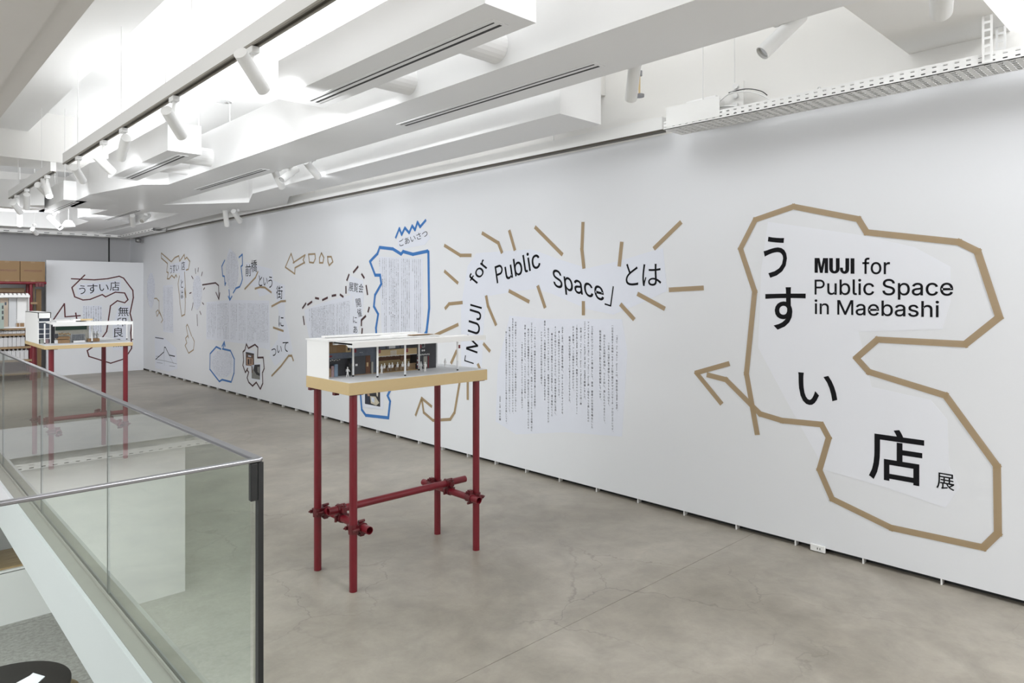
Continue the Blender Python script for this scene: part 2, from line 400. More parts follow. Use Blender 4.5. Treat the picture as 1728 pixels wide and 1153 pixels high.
GS = 'white cylindrical track spotlights'
def spotlight(head, tip, label, X=None, Z=2.74, near=False, zt=2.90, lit=12, glow=False, L=.27, r=.036):
    mid = ((head[0] + tip[0]) / 2, (head[1] + tip[1]) / 2)
    c = onX(*mid, X) if X else onZ(*mid, Z)
    o = Vector((0, 0, EYE)); d = ray(*tip).normalized(); oc = o - c
    bq = oc.dot(d); cq = oc.dot(oc) - (L / 2) ** 2; disc = bq * bq - cq
    if disc < 0: t = -bq
    else: t = -bq + (-math.sqrt(disc) if near else math.sqrt(disc))
    a = ((o + d * t) - c).normalized()
    e = empty('spotlight', (c.x, c.y, zt), label, 'spotlight', GS)
    tipp = c + a * L / 2; back = c - a * L / 2
    MB().cyl(back, tipp, r, 28, cap=False, inner=r - .004).build('lamp_body', M['white'], e)
    MB().cyl(back + a * .001, back + a * .012, r - .003, 24).build('end_cap', M['white'], e)
    for g in range(3):
        q = a.orthogonal().normalized(); q.rotate(Matrix.Rotation(g * 2.1, 3, a))
    MB().cyl(tipp - a * .02, tipp - a * .012, r - .005, 24).build('lens', M['lamp'] if glow else M['reflector'], e)
    if zt > c.z + .06:
        joint = c - a * .03
        MB().cyl((c.x, c.y, zt - .035), joint + Vector((0, 0, r * .6)), .011, 12).build('arm', M['white'], e)
        MB().box(c.x - .022, c.x + .022, c.y - .045, c.y + .045, zt - .035, zt).build('track_adapter', M['white'], e, bevel=.004)
    if zt in (2.9, 2.79) and X is None: MB().cyl((c.x, c.y, zt), (c.x, c.y, ZC - .005), .006, 8).build('hanging_rod', M['white'], e)
    if lit:
        l = bpy.data.lights.new('spot_lamp', 'SPOT'); l.energy = lit * (1.9 if c.x < 2 else .14) * (.3 if c.y > 8.6 else 1); l.spot_size = R(118); l.spot_blend = 1; l.shadow_soft_size = .03
        l.color = (.96, .98, 1)
        lo = bpy.data.objects.new('spot_lamp', l); C.objects.link(lo); lo.location = tipp + a * .004
        lo.rotation_euler = a.to_track_quat('-Z', 'Y').to_euler()
    return e
T1 = 'spotlight on the long near track, '
spotlight((406.7, 91), (445, 152), T1 + 'largest and closest, right of the others', X=1.51, lit=55)
spotlight((281, 187.4), (307, 229.7), T1 + 'above the middle short duct', X=1.51, lit=42)
spotlight((212.7, 233.2), (204, 267), T1 + 'the one hanging nearly upright', X=1.51, lit=10)
spotlight((161.3, 262), (189, 289.7), T1 + 'just left of the nearly upright one', X=1.51, lit=22)
spotlight((125.6, 282.8), (139.8, 305.3), T1 + 'last one at its far end', X=1.51, lit=20)
T2 = 'spotlight on the shorter far track, '
spotlight((64, 312), (82, 330), T2 + 'tilted behind the lit one', X=1.51, lit=35)
spotlight((75.5, 305.5), (83.5, 331.6), T2 + 'lit lens facing the camera', X=1.50, near=True, glow=True, lit=20)
spotlight((45.1, 328.5), (45.1, 352), T2 + 'pointing straight down', X=1.51, lit=30)
spotlight((21.9, 342.9), (34.4, 359), T2 + 'last one at its left end', X=1.51, lit=30)
spotlight((33, 361), (33.5, 380), 'upright lit spotlight under the far left end of the ducts', Z=2.70, near=True, glow=True, lit=15, zt=2.9)
spotlight((82.8, 366), (102.3, 384.7), 'slanting spotlight before the far duct, left of the duct openings', Z=2.64, lit=30, zt=2.79, near=True)
spotlight((54.7, 387), (61.7, 394.5), 'stubby spotlight hanging lowest near the far left cable tray', Z=2.66, lit=20, zt=2.79)
T3 = 'spotlight between the two long ducts, '
spotlight((462, 287), (476, 316), T3 + 'lit, left one of the crossed pair', X=3.22, zt=2.93, lit=40, glow=True)
spotlight((500.6, 285), (475, 304), T3 + 'unlit-looking one crossing the lit one', X=3.22, zt=2.93, lit=20, near=True)
spotlight((516, 273), (537, 298), T3 + 'lit one right of the crossed pair', X=3.22, zt=2.93, lit=40, glow=True)
spotlight((379.6, 354.4), (383, 381), 'upright spotlight below the bend of the duct near the wall', Z=2.69, lit=22, zt=2.79)
spotlight((394, 356.5), (405, 374), 'lit spotlight right of the upright one near the wall', Z=2.69, lit=26, glow=True, zt=2.79)
spotlight((223.6, 364), (224.5, 381), 'lit upright spotlight in the far corner duct opening', Z=2.70, lit=24, glow=True, zt=2.79)
spotlight((251, 363), (239, 373.5), 'slanting spotlight inside the far corner duct opening', Z=2.72, lit=20, zt=2.79, near=True)
spotlight((1072, 104), (1064.5, 167), T3 + 'steep one past the end of the wall duct', X=3.22, zt=2.93, lit=30)
spotlight((1352, 26), (1286, 90), T3 + 'slanting one aimed away from the wall', X=3.22, zt=2.93, lit=30, near=True)
spotlight((1591, -42), (1588, 20), 'spotlight cut by the top edge above the cable tray', X=2.62, zt=2.93, lit=30)
# white pendant lamp with open reflector
pc = onZ(378, 172, 3.36)
pe = empty('pendant_lamp', pc, 'small white dome pendant lamp hanging behind the lighting track', 'pendant lamp')
MB().lathe(pc, [(.075, 0), (.078, .005), (.07, .04), (.045, .075), (.02, .09), (.018, .13), (.001, .135)], 28).build('lamp_shade', M['white'], pe)
MB().lathe(pc, [(.074, .003), (.05, .02), (.001, .03)], 24).build('bulb', M['reflector'], pe)
MB().cyl(pc + Vector((0, 0, .13)), (pc.x, pc.y, ZC), .004, 8).build('cord', M['white'], pe)
pc = onZ(115.5, 382, 2.62)
pe = empty('pendant_lamp', pc, 'tiny white dome lamp in front of the far duct', 'pendant lamp')
MB().lathe(pc, [(.09, 0), (.08, .03), (.045, .085), (.01, .095)], 20).build('lamp_shade', M['white'], pe)
MB().cyl(pc + Vector((0, 0, .09)), (pc.x, pc.y, ZC), .005, 8).build('cord', M['steeld'], pe)
# small clamp lamp behind the steep spotlight
pc = onX(1079, 150, 3.5)
pe = empty('clip_lamp', pc, 'small bare clip lamp beside the steep spotlight', 'lamp')
MB().cyl(pc + Vector((0, 0, -.05)), pc + Vector((0, 0, -.035)), .03, 20).build('lamp_base', M['steel'], pe)
MB().cyl(pc + Vector((0, 0, -.035)), pc + Vector((0, 0, .08)), .006, 10).build('stem', M['kraft'], pe)
MB().cyl(pc + Vector((0, 0, .08)), pc + Vector((0, 0, .11)), .018, 14).build('socket', M['steel'], pe)
MB().cyl(pc + Vector((0, 0, .11)), (pc.x, pc.y, 3.4), .003, 6).build('cord', M['white'], pe)

# ------------------------------------------------------------------ cable trays
def cable_tray(name, label, a, b, x0, x1, z, h=.055, along='y', pitch=.05, detail=True):
    """perforated tray along y (or x); real slots in the side and the bottom"""
    def P(u, v, zz): return (v, u, zz) if along == 'y' else (u, v, zz)
    loc = P((a + b) / 2, (x0 + x1) / 2, z)
    t = empty(name, loc, label, 'cable tray')
    mb = MB(); n = int((b - a) / pitch)
    def q(u0, u1, v0, v1, z0, z1):
        p0 = P(u0, v0, z0); p1 = P(u1, v1, z1); mb.box(p0[0], p1[0], p0[1], p1[1], z0, z1)
    T = .003
    for vs in (x0, x1 - T):                                  # sides: rails with two rows of slots
        q(a, b, vs, vs + T, z, z + h * .22); q(a, b, vs, vs + T, z + h * .36, z + h * .66); q(a, b, vs, vs + T, z + h * .80, z + h)
        for k in range(n):
            u = a + k * pitch
            q(u + pitch * .4, u + pitch, vs, vs + T, z + h * .22, z + h * .36)
            q(u + pitch * .4, u + pitch, vs, vs + T, z + h * .66, z + h * .80)
    mb.build('tray_side', M['tray'], t)
    mb = MB(); 
    bars = 6
    for k in range(n):                                       # bottom: solid strip, then a strip of cross slots
        u = a + k * pitch
        q(u, u + pitch * .45, x0, x1, z, z + T)
        wv = (x1 - x0) / bars
        m = 4
        for i in range(bars):
            q(u + pitch * .45, u + pitch, x0 + i * wv, x0 + i * wv + wv * .28, z, z + T)
        for j in range(1, m):
            uu = u + pitch * (.45 + .55 * j / m); q(uu - .003, uu + .003, x0, x1, z, z + T)
    q(a + n * pitch, b, x0, x1, z, z + T)
    mb.build('tray_bottom', M['tray'], t)
    for v, zz, rr in ((x0 + .016, z + .013, .009), (x0 + .014, z + .033, .010), (x0 + .036, z + .012, .008)):
        MB().cyl(P(a + .01, v, zz), P(b - .05, v, zz), rr, 8).build('shade_cable', M['dark'], t)  # dark cables added so the side slots show the shade inside the tray
    return t
ta, tb = -.4, onX(1123, 231, 4.0).y
tr = cable_tray('cable_tray', 'near white perforated cable tray hung along the top of the wall', ta, tb, 3.98, 4.20, 2.715)
MB().box(3.978, 3.981, tb - .02, tb - .42, 2.73, 2.86).build('cover_plate', M['tray'], tr)
for px in (1667, 1689):
    y = onX(px, 100, 3.98 if px < 1680 else 4.19).y; xx = 3.97 if px < 1680 else 4.19
    mb = MB()
    mb.box(xx - .003, xx, y - .022, y - .012, 2.72, 3.6); mb.box(xx - .003, xx, y + .012, y + .022, 2.72, 3.6)
    for k in range(24): mb.box(xx - .003, xx, y - .012, y + .012, 2.72 + k * .038, 2.732 + k * .038)
    mb.box(xx, xx + .02, y + .019, y + .022, 2.72, 3.6)
    mb.build('slotted_angle', M['tray'], tr)
for px in (1186, 1213):
    y = onX(px, 190, 4.0).y
    MB().cyl((4.0 if px == 1186 else 4.2, y, 2.72), (4.0 if px == 1186 else 4.2, y, ZC), .004, 6).build('hanging_rod', M['tray'], tr)
pb = onX(1205, 178, 4.14)
eb = empty('junction_box', (pb.x, pb.y, 2.78), 'white power adapter and socket strip lying in the near cable tray', 'power adapter')
MB().box(4.06, 4.12, pb.y - .06, pb.y + .17, 2.80, 2.90).build('casing', M['tray'], eb, bevel=.012)
MB().box(4.16, 4.17, pb.y - .20, pb.y - .02, 2.79, 2.98).build('mounting_plate', M['upper'], eb)
for dz in (.03, .09, .15):
    MB().cyl((4.16, pb.y - .15, 2.8 + dz), (4.14, pb.y - .15, 2.8 + dz), .018, 14).build('knob', M['tray'], eb)
def cable(name, m, pts, r, label):
    cu = MB(); P = [Vector(p) for p in pts]; out = []
    for i in range(len(P) - 1):
        p0 = P[max(i - 1, 0)]; p1 = P[i]; p2 = P[i + 1]; p3 = P[min(i + 2, len(P) - 1)]
        for k in range(5):
            t = k / 5
            out.append(.5 * ((2 * p1) + (p2 - p0) * t + (2 * p0 - 5 * p1 + 4 * p2 - p3) * t * t + (3 * p1 - p0 - 3 * p2 + p3) * t ** 3))
    out.append(P[-1]); cu.wire(out, r, 6)
    return setp(cu.build(name, m), label, 'cable')
yb = pb.y
cable('cable', M['white'], [(4.10, yb - .06, 2.86), (4.1, yb - .15, 2.90), (4.1, yb - .30, 2.87), (4.1, yb - .42, 2.79), (4.1, yb - .46, 2.73)], .004, 'upper white cable arching out of the adapter in the tray')
cable('cable', M['black'], [(4.15, yb - .10, 2.92), (4.15, yb - .22, 2.92), (4.13, yb - .33, 2.88), (4.12, yb - .38, 2.84)], .003, 'black cable arching behind the adapter')
cable('cable', M['white'], [(4.05, yb + .05, 2.74), (4.03, yb - .05, 2.80), (4.03, yb - .2, 2.79), (4.04, yb - .34, 2.73)], .006, 'thick white cable coiled low in the tray')
cable('cable', M['white'], [(4.08, yb + .02, 2.73), (4.06, yb - .1, 2.775), (4.06, yb - .22, 2.77), (4.07, yb - .3, 2.725)], .005, 'thin white cable beneath the adapter')
cl = onX(1384, 160, 4.15)
cable('cable', M['white'], [(4.15, cl.y, 2.72), (4.15, cl.y + .02, 2.80), (4.15, cl.y + .005, 2.83), (4.15, cl.y - .02, 2.76), (4.15, cl.y - .02, 2.72)], .004, 'short white cable loop rising from the tray')
cable_tray('cable_tray', 'far perforated cable tray across the end wall above the partition', -1.0, 4.05, 15.75, 15.95, 2.74, .09, along='x', pitch=.21)
cable_tray('cable_tray', 'short perforated cable tray turning the far corner by the wall', 13.6, 15.74, 3.88, 4.1, 2.74, .09, pitch=.21)
cable_tray('cable_tray', 'perforated cable tray on the lower floor mirrored in the glass', -2.5, .6, 9.95, 10.15, -.52, .08, along='x', pitch=.12)
dm = onZ(192, 413, 2.70)
setp(MB().lathe((dm.x, 15.6, 2.64), [(.001, 0), (.05, .01), (.06, .04), (.06, .09), (.001, .1)], 20).build('smoke_detector', M['steeld']), 'small grey dome sensor under the far cable tray', 'sensor')
so = onX(1381, 926, XW)
se = empty('wall_socket', (XW, so.y, .03), 'small white floor-level socket plate at the foot of the wall', 'socket')
MB().box(XW - .014, XW, so.y - .045, so.y + .045, .004, .045).build('socket_plate', M['tray'], se, bevel=.003)
for d in (-.015, .0):
    MB().box(XW - .015, XW - .0135, so.y + d - .002, so.y + d + .002, .018, .03).build('socket_hole', M['slot'], se)

# ------------------------------------------------------------------ glass balustrade
GX, GY, GH = .955, 2.235, 1.045
bl = empty('glass_balustrade', (GX, GY, 0), 'frameless glass balustrade with slim steel rail around the stair void', 'balustrade')
js = [GY + .012, 4.105, 5.935, 7.765, 9.6]
for a, b in zip(js, js[1:]):
    MB().box(GX - .005, GX + .005, a + .003, b - .003, .012, GH - .004).build('glass_panel', GLASS, bl)
for a, b in ((-2.4, -.9), (-.9, GX - .02)):
    MB().box(a + .003, b - .003, GY - .005, GY + .005, .012, GH - .004).build('glass_panel', GLASS, bl)
MB().box(GX - .009, GX + .022, GY, 9.62, GH - .004, GH + .008).build('top_rail', M['steel'], bl, bevel=.003)
MB().box(-2.4, GX + .012, GY - .011, GY + .011, GH - .004, GH + .008).build('top_rail', M['steel'], bl, bevel=.003)
MB().box(GX + .0, GX + .018, GY - .012, GY + .010, 0, GH - .006).build('corner_post', M['black'], bl)
MB().box(GX - .024, GX - .001, GY - .012, GY + .010, GH - .13, GH - .006).build('corner_clamp', M['black'], bl, bevel=.002)
MB().box(GX - .013, GX - .006, GY + .02, 9.6, -.001, .016).build('base_channel', M['stone'], bl)
MB().box(GX + .006, GX + .013, GY + .02, 9.6, .001, .016).build('base_channel', M['steeld'], bl)
MB().box(-2.4, GX - .02, GY - .013, GY - .006, .001, .016).build('base_channel', M['stone'], bl)
for y in js[1:-1]:
    MB().box(GX - .007, GX + .007, y - .0025, y + .0025, .012, GH - .006).build('joint_seal', M['steeld'], bl)

# ------------------------------------------------------------------ lower floor furniture
ct = empty('long_counter', (1.6, 11.1, -2.6), 'long white counter with pale wood top on the lower floor', 'counter')
MB().box(.2, 3.4, 10.72, 11.5, -2.6, -1.95).build('counter_body', M['ceil'], ct)
MB().box(.2, 3.4, 10.70, 11.5, -1.93, -1.905).build('counter_edge', M['whitemat'], ct)
MB().box(.2, 3.4, 10.74, 11.5, -1.905, -1.88).build('counter_top', woodgrain(), ct)
cx, cy = .88, 7.45
rt = empty('round_table', (cx, cy, -2.6), 'round black-topped table with pale wood edge on the lower floor', 'table')
MB().lathe((cx, cy, -1.9), [(.001, 0), (.53, 0), (.54, -.004), (.54, -.022), (.5, -.028), (.001, -.028)], 48).build('table_top', M['blackt'], rt)
for g in range(4):
    a = g * math.pi / 2 + .6
    MB().cyl((cx + .48 * math.cos(a), cy + .48 * math.sin(a), -1.93), (cx + .56 * math.cos(a), cy + .56 * math.sin(a), -2.6), .02, 12).build('leg', M['kraft'], rt)
setp(MB().prism([tuple(onZ(*p, -1.9)[:2]) for p in ((24, 1156), (50, 1142), (56, 1137), (76, 1143), (62, 1156))], -1.899, -1.893).build('leaflet', M['paper2']), 'pale printed leaflet near the edge of the black round table', 'leaflet')
bpy.data.objects['leaflet'].rotation_euler = (0, 0, 0)
st = empty('stool', (1.36, 7.68, -2.6), 'pale wooden stool beside the black round table', 'stool')
MB().lathe((1.36, 7.68, -2.14), [(.001, 0), (.16, 0), (.17, -.01), (.17, -.03), (.001, -.035)], 32).build('seat', M['kraft'], st)
for g in range(3):
    a = g * 2.094
    MB().cyl((1.36 + .12 * math.cos(a), 7.68 + .12 * math.sin(a), -2.17), (1.36 + .17 * math.cos(a), 7.68 + .17 * math.sin(a), -2.6), .013, 10).build('leg', M['kraft'], st)

# ------------------------------------------------------------------ display tables of red scaffold pipe
PR = .0213
def coupler(parent, at, ax1, ax2):
    """scaffold coupler at a point: collar round each pipe plus bolts; ax1/ax2 pipe directions, at = pair of centres"""
    c1, c2 = Vector(at[0]), Vector(at[1]); d = (c2 - c1)
    mb = MB()
    for c, ax in ((c1, ax1), (c2, ax2)):
        ax = Vector(ax)
        mb.cyl(c - ax * .024, c + ax * .024, PR + .007, 8)
        s1 = ax.cross(d.normalized() if abs(ax.dot(d.normalized())) < .9 else Vector((1, 0, 0))).normalized()
        k = c + s1 * (PR + .012)
        mb.box(k.x - .013, k.x + .013, k.y - .013, k.y + .013, k.z - .015, k.z + .015)
    m = (c1 + c2) / 2; mb.box(m.x - .018, m.x + .018, m.y - .018, m.y + .018, m.z - .018, m.z + .018)
    o = mb.build('coupler', M['redd'], parent, bevel=.002)
    mb = MB()
    for c, ax in ((c1, ax1), (c2, ax2)):
        ax = Vector(ax); s1 = ax.cross(d.normalized()).normalized(); k = c + s1 * (PR + .014)
        dd = -d.normalized() if c is c1 else d.normalized()
        mb.cyl(k - dd * .022, k + dd * .038, .0045, 8)
        mb.cyl(k + dd * .018, k + dd * .028, .011, 6)
        k2 = c - s1 * (PR + .010)
        mb.cyl(k2 - dd * .016, k2 + dd * .020, .008, 8)
    mb.build('clamp_bolt', M['redd'], o)

def table(x0, x1, y0, y1, lx, ly, label, zt=1.125, th=.065, lower=True):
    t = empty('display_table', ((x0 + x1) / 2, (y0 + y1) / 2, 0), label, 'table')
    MB().box(x0, x1, y0, y1, zt - th, zt).build('tabletop', M['kraft'], t, bevel=.0015)
    for x in lx:
        for y in ly:
            MB().cyl((x, y, 0), (x, y, zt - th), PR, 24, cap=False, inner=PR - .003).build('leg', M['red'], t)
            MB().box(x - .03, x + .045, y - .03, y - .005, zt - th - .006, zt - th).build('leg_bracket', M['redd'], t)
    gap = 2 * PR + .006
    xa, xb = lx[0] + gap, lx[1] - gap
    zl = .335; zu = zl + gap; ym = (ly[0] + ly[1]) / 2 + .02
    for x in (xa, xb):
        MB().cyl((x, ly[0] - .085, zl), (x, ly[1] + .09, zl), PR, 24, cap=False, inner=PR - .003).build('cross_tube', M['red'], t)
    MB().cyl((lx[0] - .03, ym, zu), (lx[1] + .09, ym, zu), PR, 24, cap=False, inner=PR - .003).build('cross_tube', M['red'], t)
    for x, xl in ((xa, lx[0]), (xb, lx[1])):
        for y in ly:
            coupler(t, ((xl, y, zl), (x, y, zl)), (0, 0, 1), (0, 1, 0))
        coupler(t, ((x, ym, zl), (x, ym, zu)), (0, 1, 0), (1, 0, 0))
    return t
TX0, TX1, TY0, TY1 = 1.867, 2.836, 3.21, 3.69
t1 = table(TX0, TX1, TY0, TY1, (1.921, 2.787), (3.26, 3.655), 'near tall display table with kraft top on four red scaffold pipes')
UX0, UX1, UY0, UY1 = 1.205, 1.922, 7.36, 8.38
t2 = table(UX0, UX1, UY0, UY1, (1.265, 1.872), (7.42, 8.24), 'far tall display table on red scaffold pipes behind the glass balustrade', th=.033)
for yy in (TY1 - .03, TY0 + .17):
    MB().box(TX0 + .004, TX0 + .03, yy - .014, yy + .014, 1.044, 1.06).build('edge_clip', M['redd'], t1)

def figure(p, h=.062, label=None, group=None, pose=0, rz=0, sit=False):
    """white scale figure: head, torso, arms and legs grown as one outline with thickness"""
    mb = MB(); p = Vector(p)
    cs, sn = math.cos(rz), math.sin(rz)
    def L(x, y, z): return (p.x + x * cs - y * sn, p.y + x * sn + y * cs, p.z + z)
    k = h / .062
    def limb(a, b, r1, r2): mb.cyl(L(*[v * k for v in a]), L(*[v * k for v in b]), r1 * k, 8, r2=r2 * k)
    s = .004 + .003 * (pose % 3)
    hz = .031
    if sit:
        limb((0, 0, hz), (.014, -.003, hz - .002), .0042, .0034); limb((.014, -.003, hz - .002), (.013, -.003, .006), .0032, .0022)
        limb((0, .004, hz), (.013, .005, hz - .002), .0042, .0034); limb((.013, .005, hz - .002), (.012, .005, .006), .0032, .0022)
    else:
        limb((0, 0, hz), (s, -.003, .0), .0045, .0024); limb((0, 0, hz), (-s, .003, .0), .0045, .0024)
    limb((0, 0, hz - .003), (0, 0, .047), .0055, .0078); limb((0, 0, .047), (0, 0, .0515), .0076, .0025)
    limb((.0, -.008, .047), (.004 + .006 * (pose % 2), -.0095, .031), .0026, .0019)
    limb((.0, .008, .047), (-.003 + .012 * (pose == 2), .0095, .032 + .012 * (pose == 2)), .0026, .0019)
    mb.lathe(L(0, 0, .0515 * k), [(.0001, 0), (.003 * k, .001 * k), (.0043 * k, .005 * k), (.0036 * k, .009 * k), (.0001, .0115 * k)], 10)
    o = mb.build('scale_figure', M['whitemat'])
    return setp(o, label, 'figurine', group)

# ---- model on the near table -------------------------------------------------
Z0 = 1.127
m1 = empty('shop_street_model', (2.3, 3.5, 1.125), 'white architectural model of an arcade of shops on the near table', 'architectural model')
YF = 3.50; YC = 3.445                                       # shop front line
MB().box(TX0 + .003, TX1 - .003, TY0 + .003, TY1 - .003, 1.1252, Z0).build('base_sheet', M['greycard'], m1)
MB().box(TX0 + .004, TX0 + .009, YC - .006, TY1 - .004, Z0, 1.332).build('end_wall', M['whitemat'], m1)
MB().box(TX0 + .009, 2.62, TY1 - .010, TY1 - .004, Z0, 1.332).build('rear_wall', M['whitemat'], m1)
MB().box(TX0 - .003, 2.64, YC - .012, TY1 + .004, 1.332, 1.339).build('roof', M['whitemat'], m1)
rz = MB(); rz.box(2.32, 2.62, 3.50, 3.66, 1.339, 1.343); rz.box(1.95, 2.60, 3.62, 3.665, 1.343, 1.352)
rz.build('roof_sheet', M['whitemat'], m1)
MB().box(2.44, 2.60, 3.45, 3.50, 1.3425, 1.3455).build('roof_batten', M['crate'], m1)
XC0, XC1, YC0 = 1.905, 2.845, 3.235
cn = MB(); cn.box(XC0, XC1, YC0, YC0 + .008, 1.307, 1.338); cn.box(XC0, XC1, YC0 + .008, YC + .004, 1.322, 1.330)
cn.box(XC0, XC1, YC + .0, YC + .008, 1.312, 1.332)
cn.build('canopy', M['whitemat'], m1)
ca = MB()                                        # angled canopy end plate, seen from its end
prof = [(YC0 + .008, 1.307), (YC0 + .05, 1.307), (YC0 + .07, 1.320), (YC - .06, 1.322), (YC - .04, 1.315), (YC - .005, 1.315), (YC - .005, 1.334), (YC0 + .008, 1.334)]
n = len(prof); ca.add([(XC0, a, b) for a, b in prof] + [(XC0 + .004, a, b) for a, b in prof],
       [tuple(range(n)), tuple(range(2 * n - 1, n - 1, -1))] + [(i, n + i, n + (i + 1) % n, (i + 1) % n) for i in range(n)])
ca.build('canopy_end', M['greycard'], m1)
for px, py in ((596, 634.2), (637.1, 637), (683.6, 634.6), (707, 625.8), (772.1, 625.4)):
    p = onZ(px, py, Z0)
    if p.y > 3.4: p = onY(px, py, 3.45)
    c = MB().cyl((p.x, p.y, Z0 + .008), (p.x, p.y, 1.3215), .0055, 12).build('column', M['whitemat'], m1)
    MB().cyl((p.x, p.y, Z0), (p.x, p.y, Z0 + .008), .0058, 12).build('column_foot', M['black'], c)
    MB().cyl((p.x, p.y, Z0 + .008), (p.x, p.y, Z0 + .06), .0058, 12).build('column_sleeve', M['greycard'], c)
    MB().box(p.x + .006, p.x + .018, p.y - .004, p.y + .004, 1.262, 1.283).build('column_sign', M['red'], c)
# x positions along the shop front
def fx(px): return onY(px, 600, YF).x
S0, S1, S2, S3, S4 = TX0 + .009, fx(594), fx(638), fx(703), fx(735.5)
ZS = Z0
# shop 1: timber upper windows, grey sign band, window with goods
s = MB().box(S0, S1 - .006, YF + .03, YF + .034, Z0, 1.332).build('shop_back', M['dark'], m1)
MB().box(S0, S1 - .04, YF, YF + .006, 1.262, 1.322).build('upper_window', M['crate'], m1)
for k in range(3):
    MB().box(S0 + .005 + k * .026, S0 + .027 + k * .026, YF - .0015, YF, 1.269, 1.300).build('window_pane', M['wood'], m1)
MB().box(S1 - .04, S1 - .006, YF, YF + .006, 1.262, 1.322).build('upper_panel', M['kraft'], m1)
MB().box(S1 - .028, S1 - .016, YF - .0015, YF, 1.272, 1.315).build('panel_slit', M['dark'], m1)
MB().box(S0, S1 - .006, YF - .004, YF + .006, 1.228, 1.262).build('sign_band', M['greyb'], m1)
MB().box(S0 + .004, S0 + .05, YF - .005, YF - .004, 1.240, 1.250).build('red_lettering', M['red'], m1)
gm = [mat('goods_a', (.42, .45, .40), .6, var=.3, vscale=90), mat('goods_b', (.35, .24, .25), .6, var=.3, vscale=90),
      mat('goods_c', (.20, .28, .38), .6, var=.3, vscale=90), mat('goods_d', (.3, .2, .12), .6, var=.3, vscale=90)]
for k, (a, b, h_, mm) in enumerate([(.002, .032, .075, 0), (.034, .048, .05, 3), (.05, .066, .062, 1), (.069, .09, .07, 2)]):
    MB().box(S0 + a, S0 + b, YF + .004, YF + .024, Z0, Z0 + h_).build('goods_display', gm[mm], m1)
for k in range(9):
    MB().lathe((S0 + .008 + k * .0115, YF + .002, 1.2235 - .003 * (k % 2)), [(.0001, -.003), (.003, -.002), (.003, .001), (.0001, .002)], 8).build('lantern', M['whitemat'], m1)
# shop 2: dark shuttered front with brown door and pale post boxes
MB().box(S1 - .006, S2, YF - .002, YF + .006, Z0, 1.332).build('dark_front', M['greyb'], m1)
MB().box(S1 + .004, S1 + .085, YF - .006, YF - .002, Z0 + .003, 1.235).build('shutter', M['dark'], m1)
MB().box(S1 + .018, S1 + .032, YF - .008, YF - .006, 1.180, 1.192).build('notice', M['whitemat'], m1)
MB().box(S1 + .087, S1 + .118, YF - .006, YF - .002, Z0 + .006, 1.235).build('shop_door', M['darkwood'], m1)
MB().box(S1 + .093, S1 + .103, YF - .008, YF - .006, 1.172, 1.195).build('door_notice', M['kraft'], m1)
for dx in (.05, .062): MB().box(S1 + dx, S1 + dx + .003, YF - .004, YF - .002, 1.255, 1.258).build('wall_light', M['whitemat'], m1)
for dx in (-.008, .122): MB().box(S1 + dx, S1 + dx + .012, YF - .012, YF - .004, Z0, Z0 + .07).build('post_box', M['stone'], m1)
MB().box(S1, S2 - .02, YF - .010, YF - .002, Z0, Z0 + .004).build('step', M['wood'], m1)
# shop 3: open bar with timber sign board
MB().box(S2, S3, YF + .07, YF + .075, Z0, 1.26).build('bar_back', M['kraft'], m1)
MB().box(S2, S3, YF - .0, YF + .006, 1.262, 1.318).build('upper_window', M['dark'], m1)
for k in range(4):
    MB().box(S2 + .012 + k * .05, S2 + .05 + k * .05, YF - .0015, YF, 1.268, 1.295).build('window_pane', M['greyb'], m1)
MB().box(S2 + .075, S2 + .12, YF - .003, YF - .001, 1.268, 1.300).build('window_blind', M['greycard'], m1)
MB().box(S2, S3, YF - .004, YF + .006, 1.226, 1.262).build('sign_board', M['kraft'], m1)
sg = MB()
for k in range(6):                               # white cut lettering of the sign: kanji-like strokes
    x = S2 + .085 + k * .0075
    sg.box(x, x + .0012, YF - .0065, YF - .004, 1.226, 1.256); 
for k in range(3):
    sg.box(S2 + .083, S2 + .127, YF - .0065, YF - .004, 1.231 + k * .009, 1.2325 + k * .009)
sg.build('sign_lettering', M['whitemat'], m1)
MB().box(S2, S3, YF - .001, YF + .070, 1.222, 1.226).build('bar_ceiling', M['whitemat'], m1)
MB().box(S2, S3, YF + .066, YF + .070, 1.190, 1.212).build('bottle_shelf', M['darkwood'], m1)
for k in range(14):
    x = S2 + .01 + k * .0155
    MB().cyl((x, YF + .06, 1.2125), (x, YF + .06, 1.2215), .0028, 8).build('bottle', M['whitemat'] if k % 3 else M['darkwood'], m1)
MB().box(S2, S3, YF + .004, YF + .018, Z0 + .035, Z0 + .040).build('bar_counter', M['wood'], m1)
MB().box(S2, S3, YF + .012, YF + .018, Z0, Z0 + .035).build('bar_front', M['wood'], m1)
for k in range(11):
    x = S2 + .012 + k * .0185; y = YF - .014
    mb = MB(); mb.cyl((x, y, Z0 + .024), (x, y, Z0 + .026), .006, 10)
    for a in range(4):
        g = a * 1.571 + .78; mb.cyl((x + .004 * math.cos(g), y + .004 * math.sin(g), Z0 + .024), (x + .007 * math.cos(g), y + .007 * math.sin(g), Z0), .0012, 5)
    mb.build('bar_stool', M['wood'], m1)
MB().cyl((S2 + .17, YF - .002, 1.20), (S2 + .17, YF + .006, 1.20), .013, 20).build('round_sign', M['darkwood'], m1)
MB().box(S2 - .004, S3, YF - .022, YF + .07, Z0, Z0 + .002).build('bar_floor', M['kraft'], m1)
